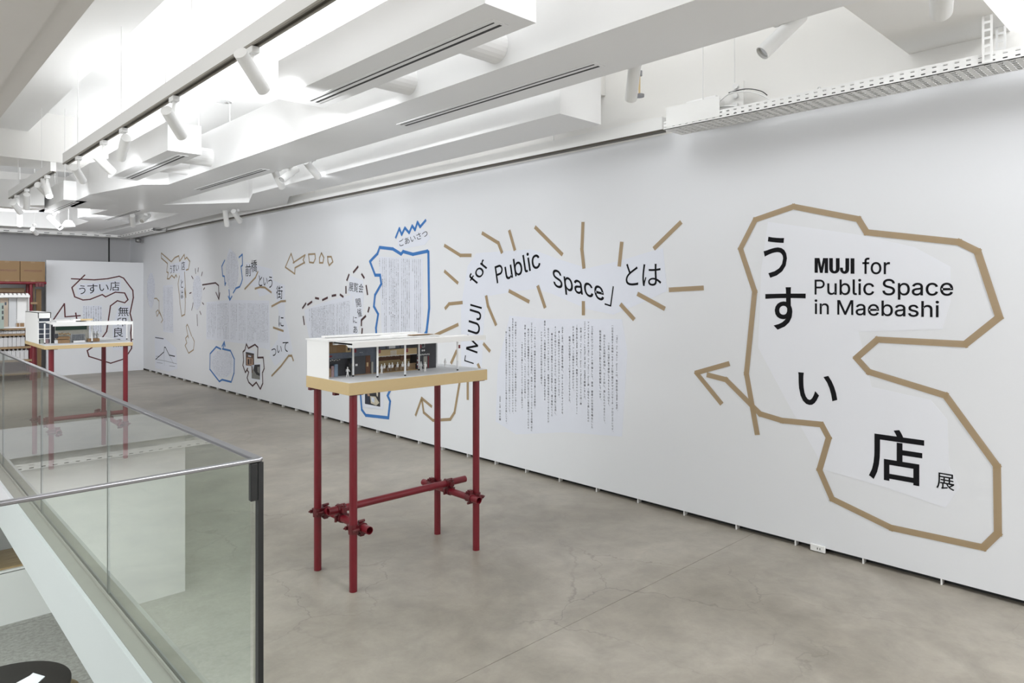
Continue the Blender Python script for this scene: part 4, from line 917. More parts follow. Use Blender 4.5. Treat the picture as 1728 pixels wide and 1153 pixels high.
# outlines of a plain grotesque alphabet (advance, x/y list, triangles), in thousandths of the body size
SANS = json.loads('''{"f":[254,[1,385,234,385,234,322,1,322,147,-5,75,-5,75,432,77,453,82,472,91,489,103,503,117,515,133,524,150,530,169,534,187,535,201,535,213,534,223,532,232,530,239,528,249,524,231,461,222,464,218,465,214,467,208,468,202,468,195,468,179,467,167,463,158,456,152,447,149,434,147,418],[14,16,15,14,17,16,13,17,14,13,18,17,13,19,18,12,19,13,12,20,19,12,21,20,12,22,21,11,22,12,10,23,11,23,22,11,9,25,10,25,24,10,24,23,10,8,27,9,27,26,9,26,25,9,7,29,8,29,28,8,28,27,8,7,30,29,7,31,30,7,32,31,6,32,7,6,33,32,6,34,33,5,34,6,5,4,34,3,1,0,3,2,1]],"o":[415,[301,12,273,-2,242,-11,207,-14,173,-11,142,-2,114,12,89,31,68,55,51,83,39,114,31,149,29,187,31,226,39,261,51,293,68,322,89,345,114,365,142,379,173,387,207,390,242,387,273,379,301,365,326,345,347,322,364,293,377,261,384,226,387,187,384,149,377,114,364,83,347,55,326,31,148,70,165,60,185,54,207,52,230,54,250,60,267,70,281,84,293,100,302,119,308,141,312,163,314,187,312,212,308,235,302,256,293,276,281,292,267,306,250,316,230,322,207,324,185,322,165,316,148,306,134,292,123,276,114,256,107,235,103,212,102,187,103,163,107,141,114,119,123,100,134,84],[20,22,21,20,23,22,19,23,20,19,24,23,18,24,19,18,25,24,17,25,18,17,26,25,16,57,17,57,26,17,16,58,57,56,26,57,16,59,58,55,26,56,15,59,16,55,27,26,15,60,59,54,27,55,15,61,60,53,27,54,14,61,15,53,28,27,14,62,61,52,28,53,14,63,62,51,28,52,13,63,14,51,29,28,13,64,63,50,29,51,13,65,64,49,29,50,12,65,13,49,30,29,12,66,65,48,30,49,12,67,66,47,30,48,47,31,30,11,67,12,11,68,67,46,31,47,46,32,31,10,68,11,10,69,68,45,32,46,44,32,45,10,70,69,44,33,32,9,70,10,43,33,44,9,71,70,42,33,43,9,36,71,42,34,33,8,36,9,41,34,42,8,37,36,40,34,41,8,38,37,40,35,34,7,38,8,39,35,40,7,39,38,7,35,39,6,35,7,6,0,35,5,0,6,5,1,0,4,1,5,4,2,1,3,2,4]],"r":[259,[119,-5,47,-5,47,385,117,385,117,326,112,326,120,342,133,358,149,372,169,382,190,388,213,390,218,390,224,390,229,390,235,390,240,389,249,389,249,316,240,317,235,318,229,319,222,320,215,320,207,320,191,319,176,316,162,310,149,302,139,292,131,281,124,268,120,253,119,237],[10,12,11,10,13,12,10,14,13,10,15,14,10,16,15,10,17,16,10,18,17,9,18,10,1,3,2,1,5,3,5,4,3,8,18,9,7,18,8,6,18,7,5,22,6,22,21,6,21,20,6,20,19,6,19,18,6,1,31,5,31,30,5,30,29,5,29,28,5,28,27,5,27,26,5,26,25,5,25,24,5,24,23,5,23,22,5,1,32,31,1,33,32,1,0,33]],"u":[410,[260,12,236,0,210,-8,182,-11,157,-9,134,-3,112,6,93,19,77,36,64,56,55,80,49,108,47,139,47,385,119,385,119,144,122,118,129,96,141,79,157,66,177,58,200,56,217,57,232,61,246,67,259,75,270,86,279,99,285,115,289,133,291,153,291,385,363,385,363,-5,293,-5,293,97,316,97,299,57,281,31],[12,14,13,12,15,14,30,32,31,30,33,32,29,36,30,36,33,30,12,16,15,11,16,12,28,36,29,11,17,16,27,36,28,10,17,11,26,35,27,35,36,27,26,34,35,37,33,36,10,18,17,25,38,26,38,34,26,9,18,10,9,19,18,24,38,25,23,38,24,9,20,19,22,38,23,9,21,20,38,33,37,21,38,22,8,21,9,8,38,21,7,38,8,7,0,38,34,33,38,6,0,7,6,1,0,5,1,6,5,2,1,4,2,5,4,3,2]],"b":[424,[316,11,290,-3,261,-11,230,-14,207,-12,187,-8,170,-1,156,8,143,17,134,28,126,38,119,47,115,53,117,53,117,-5,47,-5,47,514,119,514,119,325,115,325,119,330,125,339,133,349,143,359,155,369,169,378,186,384,206,389,229,390,260,387,289,379,316,365,339,346,359,323,375,295,386,263,393,228,396,189,393,150,387,114,375,82,359,54,340,31,165,69,181,60,199,54,220,52,241,54,260,60,276,70,290,83,302,99,311,119,317,140,321,164,323,189,321,215,317,238,311,259,302,278,290,294,276,307,260,317,242,322,220,324,199,322,181,317,164,308,151,295,139,279,130,261,123,240,120,216,118,189,120,163,124,139,130,117,139,98,151,82],[15,17,16,15,19,17,19,20,17,20,18,17,27,29,28,26,29,27,26,30,29,25,30,26,25,31,30,24,31,25,23,31,24,23,32,31,22,32,23,21,32,22,21,33,32,20,33,21,18,64,20,64,33,20,15,18,19,15,70,18,70,69,18,69,68,18,68,67,18,67,66,18,66,65,18,65,64,18,63,33,64,63,34,33,62,34,63,61,34,62,60,34,61,60,35,34,59,35,60,58,35,59,58,36,35,15,71,70,57,36,58,15,72,71,56,36,57,56,37,36,15,73,72,55,37,56,15,74,73,54,37,55,54,38,37,53,38,54,15,75,74,53,39,38,52,39,53,15,76,75,51,39,52,15,77,76,51,40,39,50,40,51,15,12,77,12,78,77,49,40,50,49,41,40,12,4
3,78,48,41,49,12,44,43,47,41,48,12,45,44,46,41,47,12,13,45,13,46,45,46,42,41,15,11,12,14,11,13,11,46,13,11,42,46,15,14,11,10,42,11,9,42,10,9,0,42,8,0,9,7,0,8,7,1,0,6,1,7,5,1,6,5,2,1,4,2,5,4,3,2]],"l":[189,[162,-6,155,-7,147,-8,139,-8,111,-5,88,3,70,16,57,35,50,58,47,84,47,514,119,514,119,99,120,84,122,73,125,65,129,61,136,58,146,57,152,57,156,58,160,58,163,58,166,59,174,61,187,-1,176,-4,170,-5],[9,11,10,9,12,11,9,13,12,8,13,9,8,14,13,8,15,14,8,16,15,8,17,16,23,25,24,22,25,23,21,25,22,8,18,17,20,25,21,19,25,20,7,18,8,18,25,19,7,25,18,6,25,7,5,25,6,4,25,5,4,26,25,4,27,26,4,0,27,3,0,4,3,1,0,3,2,1]],"i":[167,[118,451,108,443,96,439,84,437,71,439,60,443,50,451,42,460,37,471,36,483,37,495,42,506,50,516,60,523,71,528,84,529,96,528,108,523,118,516,126,506,130,495,132,483,130,471,126,460,119,-5,47,-5,47,385,119,385],[25,27,26,25,24,27,14,16,15,14,17,16,13,17,14,13,18,17,12,18,13,12,19,18,11,19,12,10,19,11,10,20,19,9,20,10,9,21,20,8,21,9,8,22,21,7,22,8,7,23,22,6,23,7,6,0,23,5,0,6,5,1,0,4,1,5,4,2,1,3,2,4]],"c":[396,[262,-6,245,-10,226,-13,207,-14,173,-11,142,-2,114,12,89,31,68,55,51,83,39,114,31,149,29,187,31,226,39,261,51,293,68,322,89,345,114,365,142,379,173,387,207,390,226,389,244,387,262,382,278,377,294,369,308,360,322,350,334,338,344,325,354,311,361,295,369,273,299,255,294,270,291,278,286,286,280,293,274,300,267,306,259,312,250,316,240,320,230,322,219,324,207,324,185,322,165,316,148,306,134,292,123,276,114,256,107,235,103,212,102,187,103,163,107,141,114,119,123,100,134,84,148,70,165,60,185,54,207,52,219,52,231,54,241,57,251,60,259,65,267,70,275,77,281,84,287,92,292,100,296,109,301,124,370,106,362,84,355,68,346,53,335,40,323,28,309,17,295,8,279,0],[20,22,21,20,23,22,19,23,20,19,24,23,19,25,24,18,25,19,18,26,25,18,27,26,17,27,18,17,28,27,17,29,28,16,29,17,16,46,29,46,30,29,46,45,30,45,31,30,16,47,46,44,31,45,16,48,47,43,31,44,15,48,16,42,31,43,41,31,42,15,49,48,40,31,41,40,32,31,39,32,40,15,50,49,38,32,39,38,33,32,14,50,15,37,33,38,14,51,50,36,33,37,35,33,36,14,52,51,35,34,33,13,52,14,13,53,52,13,54,53,12,54,13,12,55,54,12,56,55,11,56,12,11,57,56,10,57,11,10,58,57,75,77,76,10,59,58,9,59,10,74,77,75,74,78,77,9,60,59,73,78,74,72,78,73,9,61,60,71,78,72,71,79,78,8,61,9,70,79,71,69,79,70,8,62,61,69,80,79,68,80,69,67,80,68,8,63,62,66,80,67,7,63,8,65,80,66,7,64,63,65,81,80,64,81,65,7,81,64,7,82,81,6,82,7,6,83,82,6,84,83,5,84,6,5,85,84,5,0,85,4,0,5,4,1,0,4,2,1,3,2,4]],"S":[447,[326,6,295,-6,261,-12,224,-14,188,-12,155,-6,125,4,99,18,77,36,59,57,46,81,37,107,32,142,109,142,113,120,119,104,128,91,139,80,153,71,168,64,186,59,204,56,224,55,245,56,265,59,284,65,300,73,314,83,325,95,333,109,338,123,340,139,339,153,335,165,328,175,318,184,307,192,294,200,278,206,261,212,243,217,182,234,143,248,109,265,82,285,62,310,50,339,46,372,49,401,57,427,70,451,88,472,110,489,135,503,164,513,194,519,227,521,260,519,291,513,318,503,343,489,364,472,382,452,395,429,403,405,407,372,333,372,326,399,316,418,299,433,278,444,253,451,225,453,205,452,186,448,169,443,155,435,143,426,133,415,126,403,122,390,121,376,122,361,127,348,135,337,146,328,158,320,172,313,186,307,200,303,214,299,266,285,281,280,297,275,314,269,330,261,346,252,362,242,376,230,389,216,399,200,407,182,412,161,414,139,411,111,404,85,391,60,374,39,352,21],[55,57,56,54,57,55,54,58,57,53,58,54,53,59,58,52,59,53,52,60,59,51,60,52,51,61,60,51,62,61,50,72,51,72,62,51,50,73,72,71,62,72,50,74,73,71,63,62,49,74,50,70,63,71,49,75,74,69,63,70,49,76,75,49,77,76,68,63,69,68,64,63,48,77,49,48,78,77,67,64,68,48,79,78,67,65,64,48,80,79,47,80,48,66,65,67,47,81,80,47,82,81,46,82,47,46,83,82,46,84,83,45,84,46,45,85,84,45,86,85,45,87,86,45,88,87,44,88,45,44,89,88,44,90,89,44,91,90,43,91,44,43,92,91,43,93,92,43,94,93,43,95,94,42,95,43,42,96,95,42,97,96,41,97,42,41,98,97,40,98,41,40,99,98,39,99,40,39,100,99,38,100,39,37,100,38,37,101,100,36,101,37,35,101,36,34,101,35,34,102,101,33,102,34,32,102,33,32,103,102,31,103,32,11,13,12,11,14,13,30,103,31,30,104,103,29,104,30,11,15,14,29,105,104,28,105,29,10,15,11,10,16,15,27,105,28,1
0,17,16,27,106,105,26,106,27,9,17,10,9,18,17,25,106,26,9,19,18,24,106,25,9,20,19,24,107,106,23,107,24,9,21,20,8,21,9,22,107,23,8,22,21,8,107,22,8,108,107,7,108,8,7,0,108,6,0,7,6,1,0,5,1,6,5,2,1,4,2,5,4,3,2]],"p":[424,[119,-148,47,-148,47,385,117,385,117,325,115,325,119,330,125,339,133,349,143,360,155,369,169,378,186,384,206,389,229,390,260,387,289,379,316,365,339,346,359,323,375,295,386,263,393,228,396,189,393,150,387,114,375,82,359,54,340,31,316,11,290,-3,261,-11,230,-14,207,-12,187,-8,170,-1,156,8,144,17,134,28,126,38,119,47,115,53,119,53,165,69,181,60,199,54,220,52,241,54,260,60,276,70,290,83,302,99,311,119,317,140,321,164,323,189,321,215,317,238,311,259,302,278,290,294,276,307,260,317,242,322,220,324,199,322,181,317,164,308,151,295,139,279,130,261,123,240,120,216,118,189,120,163,124,139,130,117,139,98,151,82],[13,15,14,12,15,13,12,16,15,1,3,2,1,5,3,5,4,3,11,16,12,11,17,16,10,17,11,9,17,10,9,18,17,8,18,9,7,18,8,7,19,18,6,19,7,5,64,6,64,19,6,1,71,5,71,70,5,70,69,5,69,68,5,68,67,5,67,66,5,66,65,5,65,64,5,63,19,64,63,20,19,62,20,63,61,20,62,60,20,61,60,21,20,59,21,60,58,21,59,58,22,21,57,22,58,1,72,71,56,22,57,56,23,22,1,73,72,55,23,56,1,74,73,54,23,55,54,24,23,53,24,54,1,75,74,53,25,24,52,25,53,1,76,75,51,25,52,1,41,76,41,77,76,51,26,25,50,26,51,41,78,77,49,26,50,49,27,26,41,43,78,48,27,49,41,44,43,47,27,48,41,45,44,46,27,47,41,42,45,42,46,45,46,28,27,1,40,41,0,39,42,39,46,42,39,28,46,1,39,40,1,0,39,38,28,39,38,29,28,37,29,38,36,29,37,36,30,29,35,30,36,34,30,35,34,31,30,33,31,34,33,32,31]],"a":[389,[217,-4,200,-10,181,-13,160,-14,136,-13,113,-8,92,0,73,11,57,25,43,42,33,61,27,83,25,108,26,129,31,148,38,164,49,177,61,189,75,198,90,205,107,211,124,216,142,220,160,223,177,225,199,228,217,230,233,232,246,234,255,237,262,240,267,243,269,248,270,255,270,257,269,271,266,283,262,294,256,303,247,311,237,317,225,322,212,324,196,325,179,324,164,322,151,317,140,311,130,305,122,297,115,289,109,280,103,267,33,288,46,315,59,334,75,350,92,363,111,373,131,381,152,386,173,389,194,390,208,389,224,388,240,385,257,380,273,374,289,365,303,354,316,340,327,323,336,303,341,279,342,251,342,-5,271,-5,271,46,276,46,272,40,265,30,256,21,245,11,232,3,132,57,143,54,156,52,170,51,191,52,209,57,225,64,239,73,250,84,259,96,265,109,269,123,270,138,270,178,275,182,269,179,261,177,252,174,243,172,232,170,222,169,211,167,201,166,191,165,183,163,176,163,162,160,149,157,136,153,125,149,115,143,108,136,102,127,99,117,97,105,98,94,101,84,106,76,113,68,122,62],[61,63,62,61,64,63,60,64,61,60,65,64,59,65,60,59,66,65,58,66,59,58,67,66,58,68,67,57,68,58,57,69,68,56,69,57,56,70,69,55,70,56,55,71,70,54,44,55,44,43,55,43,71,55,42,71,43,54,45,44,41,71,42,41,72,71,54,46,45,40,72,41,54,47,46,39,72,40,53,47,54,53,48,47,38,72,39,53,49,48,37,72,38,37,73,72,53,50,49,36,73,37,53,51,50,52,51,53,35,73,36,35,74,73,34,74,35,33,74,34,32,74,33,32,75,74,31,75,32,30,75,31,29,98,30,98,75,30,28,98,29,27,98,28,26,98,27,25,98,26,24,98,25,23,98,24,22,98,23,21,98,22,20,98,21,19,98,20,18,98,19,17,98,18,16,98,17,16,99,98,97,75,98,16,100,99,96,75,97,15,100,16,15,101,100,15,102,101,15,103,102,15,104,103,15,105,104,15,106,105,15,107,106,15,108,107,14,108,15,14,109,108,14,110,109,14,111,110,14,112,111,14,113,112,14,114,113,13,114,14,13,115,114,95,75,96,13,116,115,12,116,13,12,117,116,94,75,95,12,118,117,93,75,94,11,118,12,11,119,118,92,75,93,11,120,119,11,121,120,91,78,92,78,75,92,10,121,11,10,122,121,90,78,91,10,123,122,89,78,90,10,84,123,9,84,10,9,85,84,88,78,89,9,86,85,87,78,88,9,87,86,9,77,87,77,78,87,9,80,77,80,76,77,79,75,78,8,80,9,80,75,79,8,81,80,76,75,80,7,81,8,7,82,81,7,83,82,6,83,7,6,0,83,5,0,6,5,1,0,4,1,5,4,2,1,3,2,4]],"e":[404,[285,-1,262,-8,238,-12,212,-14,176,-11,143,-2,114,12,89,31,68,54,51,82,38,114,31,149,29,187,31,225,38,260,50,292,67,320,87,344,112,364,140,378,171,387,205,390,226,389,247,385,268,379,287,371,306,359,323,345,338,328,352,307,362,284,370,257,375,227,377,194,377,164,69,164,69,226,356,226,305,192,303,226,299,247,293,266,284,283,273,298,259,309,244,318,226,323,205,325,184,
323,166,318,149,309,135,297,123,283,114,267,107,249,103,231,101,211,101,178,103,152,108,129,115,109,126,91,139,77,154,66,171,58,191,53,212,52,227,52,240,54,252,58,263,63,273,69,282,77,289,86,295,96,302,112,372,95,363,70,352,52,339,35,323,21,305,9],[20,22,21,20,23,22,19,23,20,19,24,23,19,25,24,18,25,19,18,26,25,17,26,18,17,27,26,17,28,27,16,47,17,47,28,17,47,46,28,46,29,28,16,48,47,45,29,46,16,49,48,15,49,16,44,29,45,15,50,49,43,29,44,15,51,50,43,30,29,42,30,43,15,52,51,14,52,15,42,31,30,41,31,42,14,53,52,14,54,53,40,31,41,13,54,14,40,32,31,13,55,54,39,32,40,13,36,55,36,56,55,39,37,32,37,33,32,13,35,36,56,39,36,39,37,36,38,33,37,56,38,39,12,35,13,57,38,56,38,34,33,57,34,38,11,35,12,58,34,57,11,34,35,11,58,34,11,59,58,10,59,11,10,60,59,9,60,10,74,76,75,9,61,60,73,76,74,73,77,76,9,62,61,72,77,73,8,62,9,8,63,62,71,77,72,71,78,77,70,78,71,8,64,63,69,78,70,8,65,64,68,78,69,7,65,8,67,78,68,7,66,65,66,78,67,66,79,78,7,79,66,7,80,79,6,80,7,6,81,80,5,81,6,5,0,81,5,1,0,4,1,5,4,2,1,3,2,4]],"n":[410,[131,280,125,265,121,247,119,227,119,-5,47,-5,47,385,117,385,118,282,94,282,111,322,128,347,149,367,173,380,199,387,227,390,253,388,276,383,298,373,317,360,332,344,345,323,355,299,361,272,363,241,363,-5,291,-5,291,235,288,262,281,283,269,301,253,313,233,321,210,324,193,322,178,319,163,312,151,304,140,293],[14,16,15,14,17,16,13,17,14,5,9,6,9,7,6,9,10,7,10,8,7,13,18,17,12,18,13,12,19,18,11,19,12,11,20,19,10,20,11,10,33,20,33,21,20,10,34,33,32,21,33,32,22,21,10,35,34,8,36,10,36,35,10,31,22,32,30,22,31,8,37,36,8,38,37,29,22,30,29,23,22,8,0,38,28,23,29,5,8,9,5,1,8,1,0,8,28,24,23,5,2,1,27,24,28,5,3,2,27,25,24,26,25,27,5,4,3]],"M":[628,[50,-4,50,515,140,515,314,112,488,515,578,515,578,-4,510,-4,510,385,343,-4,285,-4,118,385,118,-4],[]],"s":[365,[262,1,238,-7,211,-12,182,-14,156,-12,132,-8,110,-2,90,8,73,20,58,34,45,52,36,71,29,98,97,113,106,90,115,76,127,65,142,57,161,53,181,51,205,53,225,58,241,67,253,78,260,90,262,103,261,114,257,123,250,132,240,139,227,145,211,150,148,165,116,175,89,188,68,204,53,224,44,247,41,274,43,296,50,316,61,335,75,351,92,365,113,375,136,384,160,388,187,390,212,389,235,384,256,378,274,368,290,357,303,343,314,327,323,310,331,286,265,271,257,288,249,300,239,311,226,320,209,325,187,327,167,325,149,320,134,312,123,302,116,290,114,277,116,266,120,256,128,247,139,240,154,234,173,228,231,215,263,205,290,192,310,175,325,155,334,132,337,107,335,84,328,63,317,44,302,27,284,13],[46,48,47,46,49,48,45,49,46,45,50,49,44,50,45,44,51,50,43,51,44,43,52,51,42,52,43,42,53,52,41,53,42,41,54,53,40,63,41,63,54,41,63,62,54,62,55,54,40,64,63,40,65,64,61,55,62,40,66,65,60,55,61,39,66,40,39,67,66,59,55,60,59,56,55,39,68,67,58,56,59,38,68,39,38,69,68,57,56,58,38,70,69,37,70,38,37,71,70,37,72,71,37,73,72,36,73,37,36,74,73,36,75,74,36,76,75,35,76,36,35,77,76,35,78,77,34,78,35,34,79,78,33,79,34,33,80,79,32,80,33,31,80,32,31,81,80,30,81,31,29,81,30,28,81,29,28,82,81,27,82,28,26,82,27,25,82,26,12,14,13,25,83,82,24,83,25,11,14,12,11,15,14,23,83,24,23,84,83,22,84,23,11,16,15,10,16,11,21,84,22,10,17,16,21,85,84,20,85,21,10,18,17,19,85,20,10,19,18,9,19,10,9,85,19,9,86,85,8,86,9,8,87,86,7,87,8,7,0,87,6,0,7,6,1,0,5,1,6,5,2,1,4,2,5,4,3,2]],"h":[410,[131,280,125,265,121,247,119,227,119,-5,47,-5,47,514,119,514,119,282,94,282,111,322,128,347,149,367,173,380,199,387,227,390,253,388,276,383,298,373,317,360,333,344,346,323,355,299,361,272,363,241,363,-5,291,-5,291,235,288,262,281,283,269,301,253,313,233,321,210,324,193,322,178,319,163,312,151,304,140,293],[5,7,6,5,9,7,9,10,7,10,8,7,14,16,15,14,17,16,13,17,14,13,18,17,12,18,13,12,19,18,11,19,12,11,20,19,10,20,11,10,33,20,33,21,20,10,34,33,32,21,33,32,22,21,10,35,34,8,37,10,37,36,10,36,35,10,31,22,32,30,22,31,8,38,37,29,22,30,29,23,22,8,0,38,28,23,29,5,8,9,5,1,8,1,0,8,28,24,23,5,2,1,27,24,28,5,3,2,27,25,24,26,25,27,5,4,3]],"U":[517,[366,10,334,-3,298,-11,259,-14,220,-11,184,-3,151,10,123,29,99,51,80,77,66,107,57,139,55,173,55,514,130,514,130,178,132,156,137,135,145,116,157,99,172,85,190,73,210,64,233,59,259,57,285,59,308,
64,328,73,346,85,360,99,372,116,380,135,385,156,387,178,387,514,463,514,463,173,460,139,451,107,437,77,418,51,394,29],[12,14,13,12,15,14,33,35,34,33,36,35,12,16,15,32,36,33,11,16,12,32,37,36,11,17,16,31,37,32,10,17,11,31,38,37,10,18,17,30,38,31,10,19,18,29,38,30,9,19,10,29,39,38,9,20,19,28,39,29,9,21,20,27,39,28,27,40,39,8,21,9,8,22,21,26,40,27,8,23,22,25,40,26,24,40,25,8,24,23,8,40,24,8,41,40,7,41,8,7,0,41,6,0,7,6,1,0,5,1,6,5,2,1,4,2,5,4,3,2]],"J":[396,[298,29,266,6,228,-8,185,-12,142,-8,104,6,72,29,47,60,32,99,28,145,28,178,103,178,103,146,106,118,113,96,126,78,142,66,162,58,185,55,208,58,228,66,244,78,256,96,264,118,266,146,266,514,342,514,342,145,337,99,322,60],[24,26,25,24,27,26,9,11,10,9,12,11,9,13,12,23,27,24,23,28,27,8,13,9,8,14,13,22,28,23,22,29,28,7,14,8,21,29,22,7,15,14,7,16,15,20,29,21,7,17,16,19,29,20,19,0,29,6,17,7,6,18,17,18,0,19,6,0,18,6,1,0,5,1,6,5,2,1,4,2,5,4,3,2]],"I":[175,[52,-4,52,515,118,515,118,-4],[0,1,2,0,2,3]],"P":[435,[50,-4,50,515,118,515,118,-4,118,450,118,515,245,515,245,450,118,210,118,275,245,275,245,210,245,275,272,279,292,217,245,210,272,279,296,292,335,239,292,217,296,292,316,311,368,273,335,239,316,311,328,335,390,315,368,273,328,335,332,362,398,362,390,315,332,362,328,390,390,410,398,362,328,390,316,414,368,452,390,410,316,414,296,433,335,486,368,452,296,433,272,446,292,508,335,486,272,446,245,450,245,515,292,508],[0,1,2,0,2,3,4,5,6,4,6,7,8,9,10,8,10,11,12,13,14,12,14,15,16,17,18,16,18,19,20,21,22,20,22,23,24,25,26,24,26,27,28,29,30,28,30,31,32,33,34,32,34,35,36,37,38,36,38,39,40,41,42,40,42,43,44,45,46,44,46,47,48,49,50,48,50,51]]}'''.replace('\n', ''))
def sans(word):
    out = []; x = 0
    for c in word:
        if c == ' ': x += .188; continue
        a, v, f = SANS[c]
        if not f:
            f = [i for t in mathutils.geometry.tessellate_polygon([[Vector((v[i], v[i + 1], 0)) for i in range(0, len(v), 2)]]) for i in t]
        out.append(([(x + v[i] / 1000, v[i + 1] / 1000) for i in range(0, len(v), 2)], [tuple(f[i:i + 3]) for i in range(0, len(f), 3)])); x += a / 1000
    return out
def arc(cx, cy, rx, ry, a0, a1, n=10):
    return [(cx + rx * math.cos(R(a0 + (a1 - a0) * i / n)), cy + ry * math.sin(R(a0 + (a1 - a0) * i / n))) for i in range(n + 1)]
def heavy():
    """heavy condensed capitals of the title's first word"""
    m = [(0, 0), (0, 1), (.30, 1), (.41, .40), (.52, 1), (.82, 1), (.82, 0), (.62, 0), (.62, .70), (.49, 0), (.33, 0), (.20, .70), (.20, 0)]
    u = [(.89, 1), (.89, .30)] + arc(1.2, .30, .31, .32, 180, 360)[1:-1] + [(1.51, .30), (1.51, 1), (1.29, 1), (1.29, .27)] + arc(1.2, .27, .09, .12, 360, 180)[1:-1] + [(1.11, .27), (1.11, 1)]
    j = [(1.85, 1), (1.85, .27)] + arc(1.78, .27, .07, .12, 360, 200)[1:] + [(1.70, .38), (1.53, .38), (1.53, .28)] + arc(1.80, .28, .27, .30, 180, 360)[1:-1] + [(2.07, .28), (2.07, 1)]
    i = [(2.15, 0), (2.15, 1), (2.37, 1), (2.37, 0)]
    out = []
    for P_ in (m, u, j, i):
        t = mathutils.geometry.tessellate_polygon([[Vector((a, b, 0)) for a, b in P_]])
        out.append((P_, [tuple(f) for f in t]))
    return out

class Wall:
    """a vertical plane carrying graphics; 2-D coords (a, z) with a growing to the reader's right"""
    def __init__(s, kind, d): s.kind, s.d = kind, d
    def uv(s, px, py):
        if s.kind == 'X': p = onX(px, py, s.d); return Vector((-p.y, p.z))
        p = onY(px, py, s.d); return Vector((p.x, p.z))
    def xyz(s, u, off):
        return (s.d - off, -u[0], u[1]) if s.kind == 'X' else (u[0], s.d - off, u[1])
WX, WY = Wall('X', XW), Wall('Y', YP)

def flat(name, polys, m, W, off, parent=None, kind=None):
    """polys = list of (verts2d, faces)"""
    mb = MB(); mb.flat = True
    for vs, fs in polys: mb.add([W.xyz(v, off) for v in vs], fs)
    o = mb.build(name, m, parent, kind=kind); return o
def inbox(g, W, box):                               # glyph bounding box onto a pixel box (upright)
    x0, y0, x1, y1 = box; l = W.uv(x0, (y0 + y1) / 2).x; r = W.uv(x1, (y0 + y1) / 2).x
    t = W.uv((x0 + x1) / 2, y0).y; b = W.uv((x0 + x1) / 2, y1).y; gx0, gy0, gx1, gy1 = bb(g)
    return [((l + (v[0] - gx0) / (gx1 - gx0) * (r - l), b + (v[1] - gy0) / (gy1 - gy0) * (t - b))) for v in g[0]], g[1]
def affine(g, W, O, E, H, base0=False):             # lower-left, lower-right, upper-left pixels of the run's box
    o, e, h = W.uv(*O), W.uv(*E), W.uv(*H); gx0, gy0, gx1, gy1 = bb(g)
    if base0: gy0 = 0
    ax = (e - o) / (gx1 - gx0); ay = (h - o) / (gy1 - gy0)
    return [tuple(o + ax * (v[0] - gx0) + ay * (v[1] - gy0)) for v in g[0]], g[1]
CAP = max(SANS['I'][1][1::2]) / 1000
def run(L, W, O, E, H, box=False):                  # a run of letters: baseline start, baseline end, cap-height point
    xs = [v[0] for g in L for v in g[0]]; ys = [v[1] for g in L for v in g[0]]
    o, e, h = W.uv(*O), W.uv(*E), W.uv(*H); cap = CAP if max(ys) < .99 else 1.0
    b0 = min(ys) if box else 0; top = (max(ys) - b0) if box else cap
    ax = (e - o) / (max(xs) - min(xs)); ay = (h - o) / top
    return [([tuple(o + ax * (v[0] - min(xs)) + ay * (v[1] - b0)) for v in g[0]], g[1]) for g in L]
def cr(ox, oy, sc, pts): return [(ox + x / sc, oy + y / sc) for x, y in pts]

def sheet(label, pts, W, name='paper_sheet', m=None, off=.0012, group=None):
    uv = [W.uv(*p) for p in pts]; c = sum(uv, Vector((0, 0))) / len(uv)
    e = empty(name, W.xyz(c, off), label, 'paper sheet', group)
    mb = MB(); n = len(uv)
    mb.add([W.xyz(u, .0002) for u in uv] + [W.xyz(u, off) for u in uv], [tuple(range(n)), tuple(range(2 * n - 1, n - 1, -1))] + [(i, (i + 1) % n, n + (i + 1) % n, n + i) for i in range(n)])
    bm_o = mb.build('sheet', m or M['paper'], e)
    return e
def letters(parent, items, W=WX, m=None, name='letter', off=.0022):
    for g in items: flat(name, [g], m or M['ink'], W, off, parent)

def tape(label, lines, m, W=WX, wd=.034, name='tape_outline', cat='tape drawing', off=.003, group=None):
    pts = [W.uv(*p) for L in lines for p in L]; c = sum(pts, Vector((0, 0))) / len(pts)
    e = empty(name, W.xyz(c, 0), label, cat, group); k = 0
    for L in lines:
        q = [W.uv(*p) for p in L]
        for a, b in zip(q, q[1:]):
            d = (b - a)
            if d.length < 1e-4: continue
            d.normalize(); nrm = Vector((-d.y, d.x)) * wd / 2
            ext = d * wd * .36 if len(q) > 2 else d * 0
            a2, b2 = a - ext, b + ext; z = off + (k % 2) * .0006
            mb = MB(); v = [a2 + nrm, b2 + nrm, b2 - nrm, a2 - nrm]
            mb.add([W.xyz(u, z) for u in v], [(0, 1, 2, 3)]); mb.flat = True
            mb.build('tape_strip', m, e); k += 1
    return e

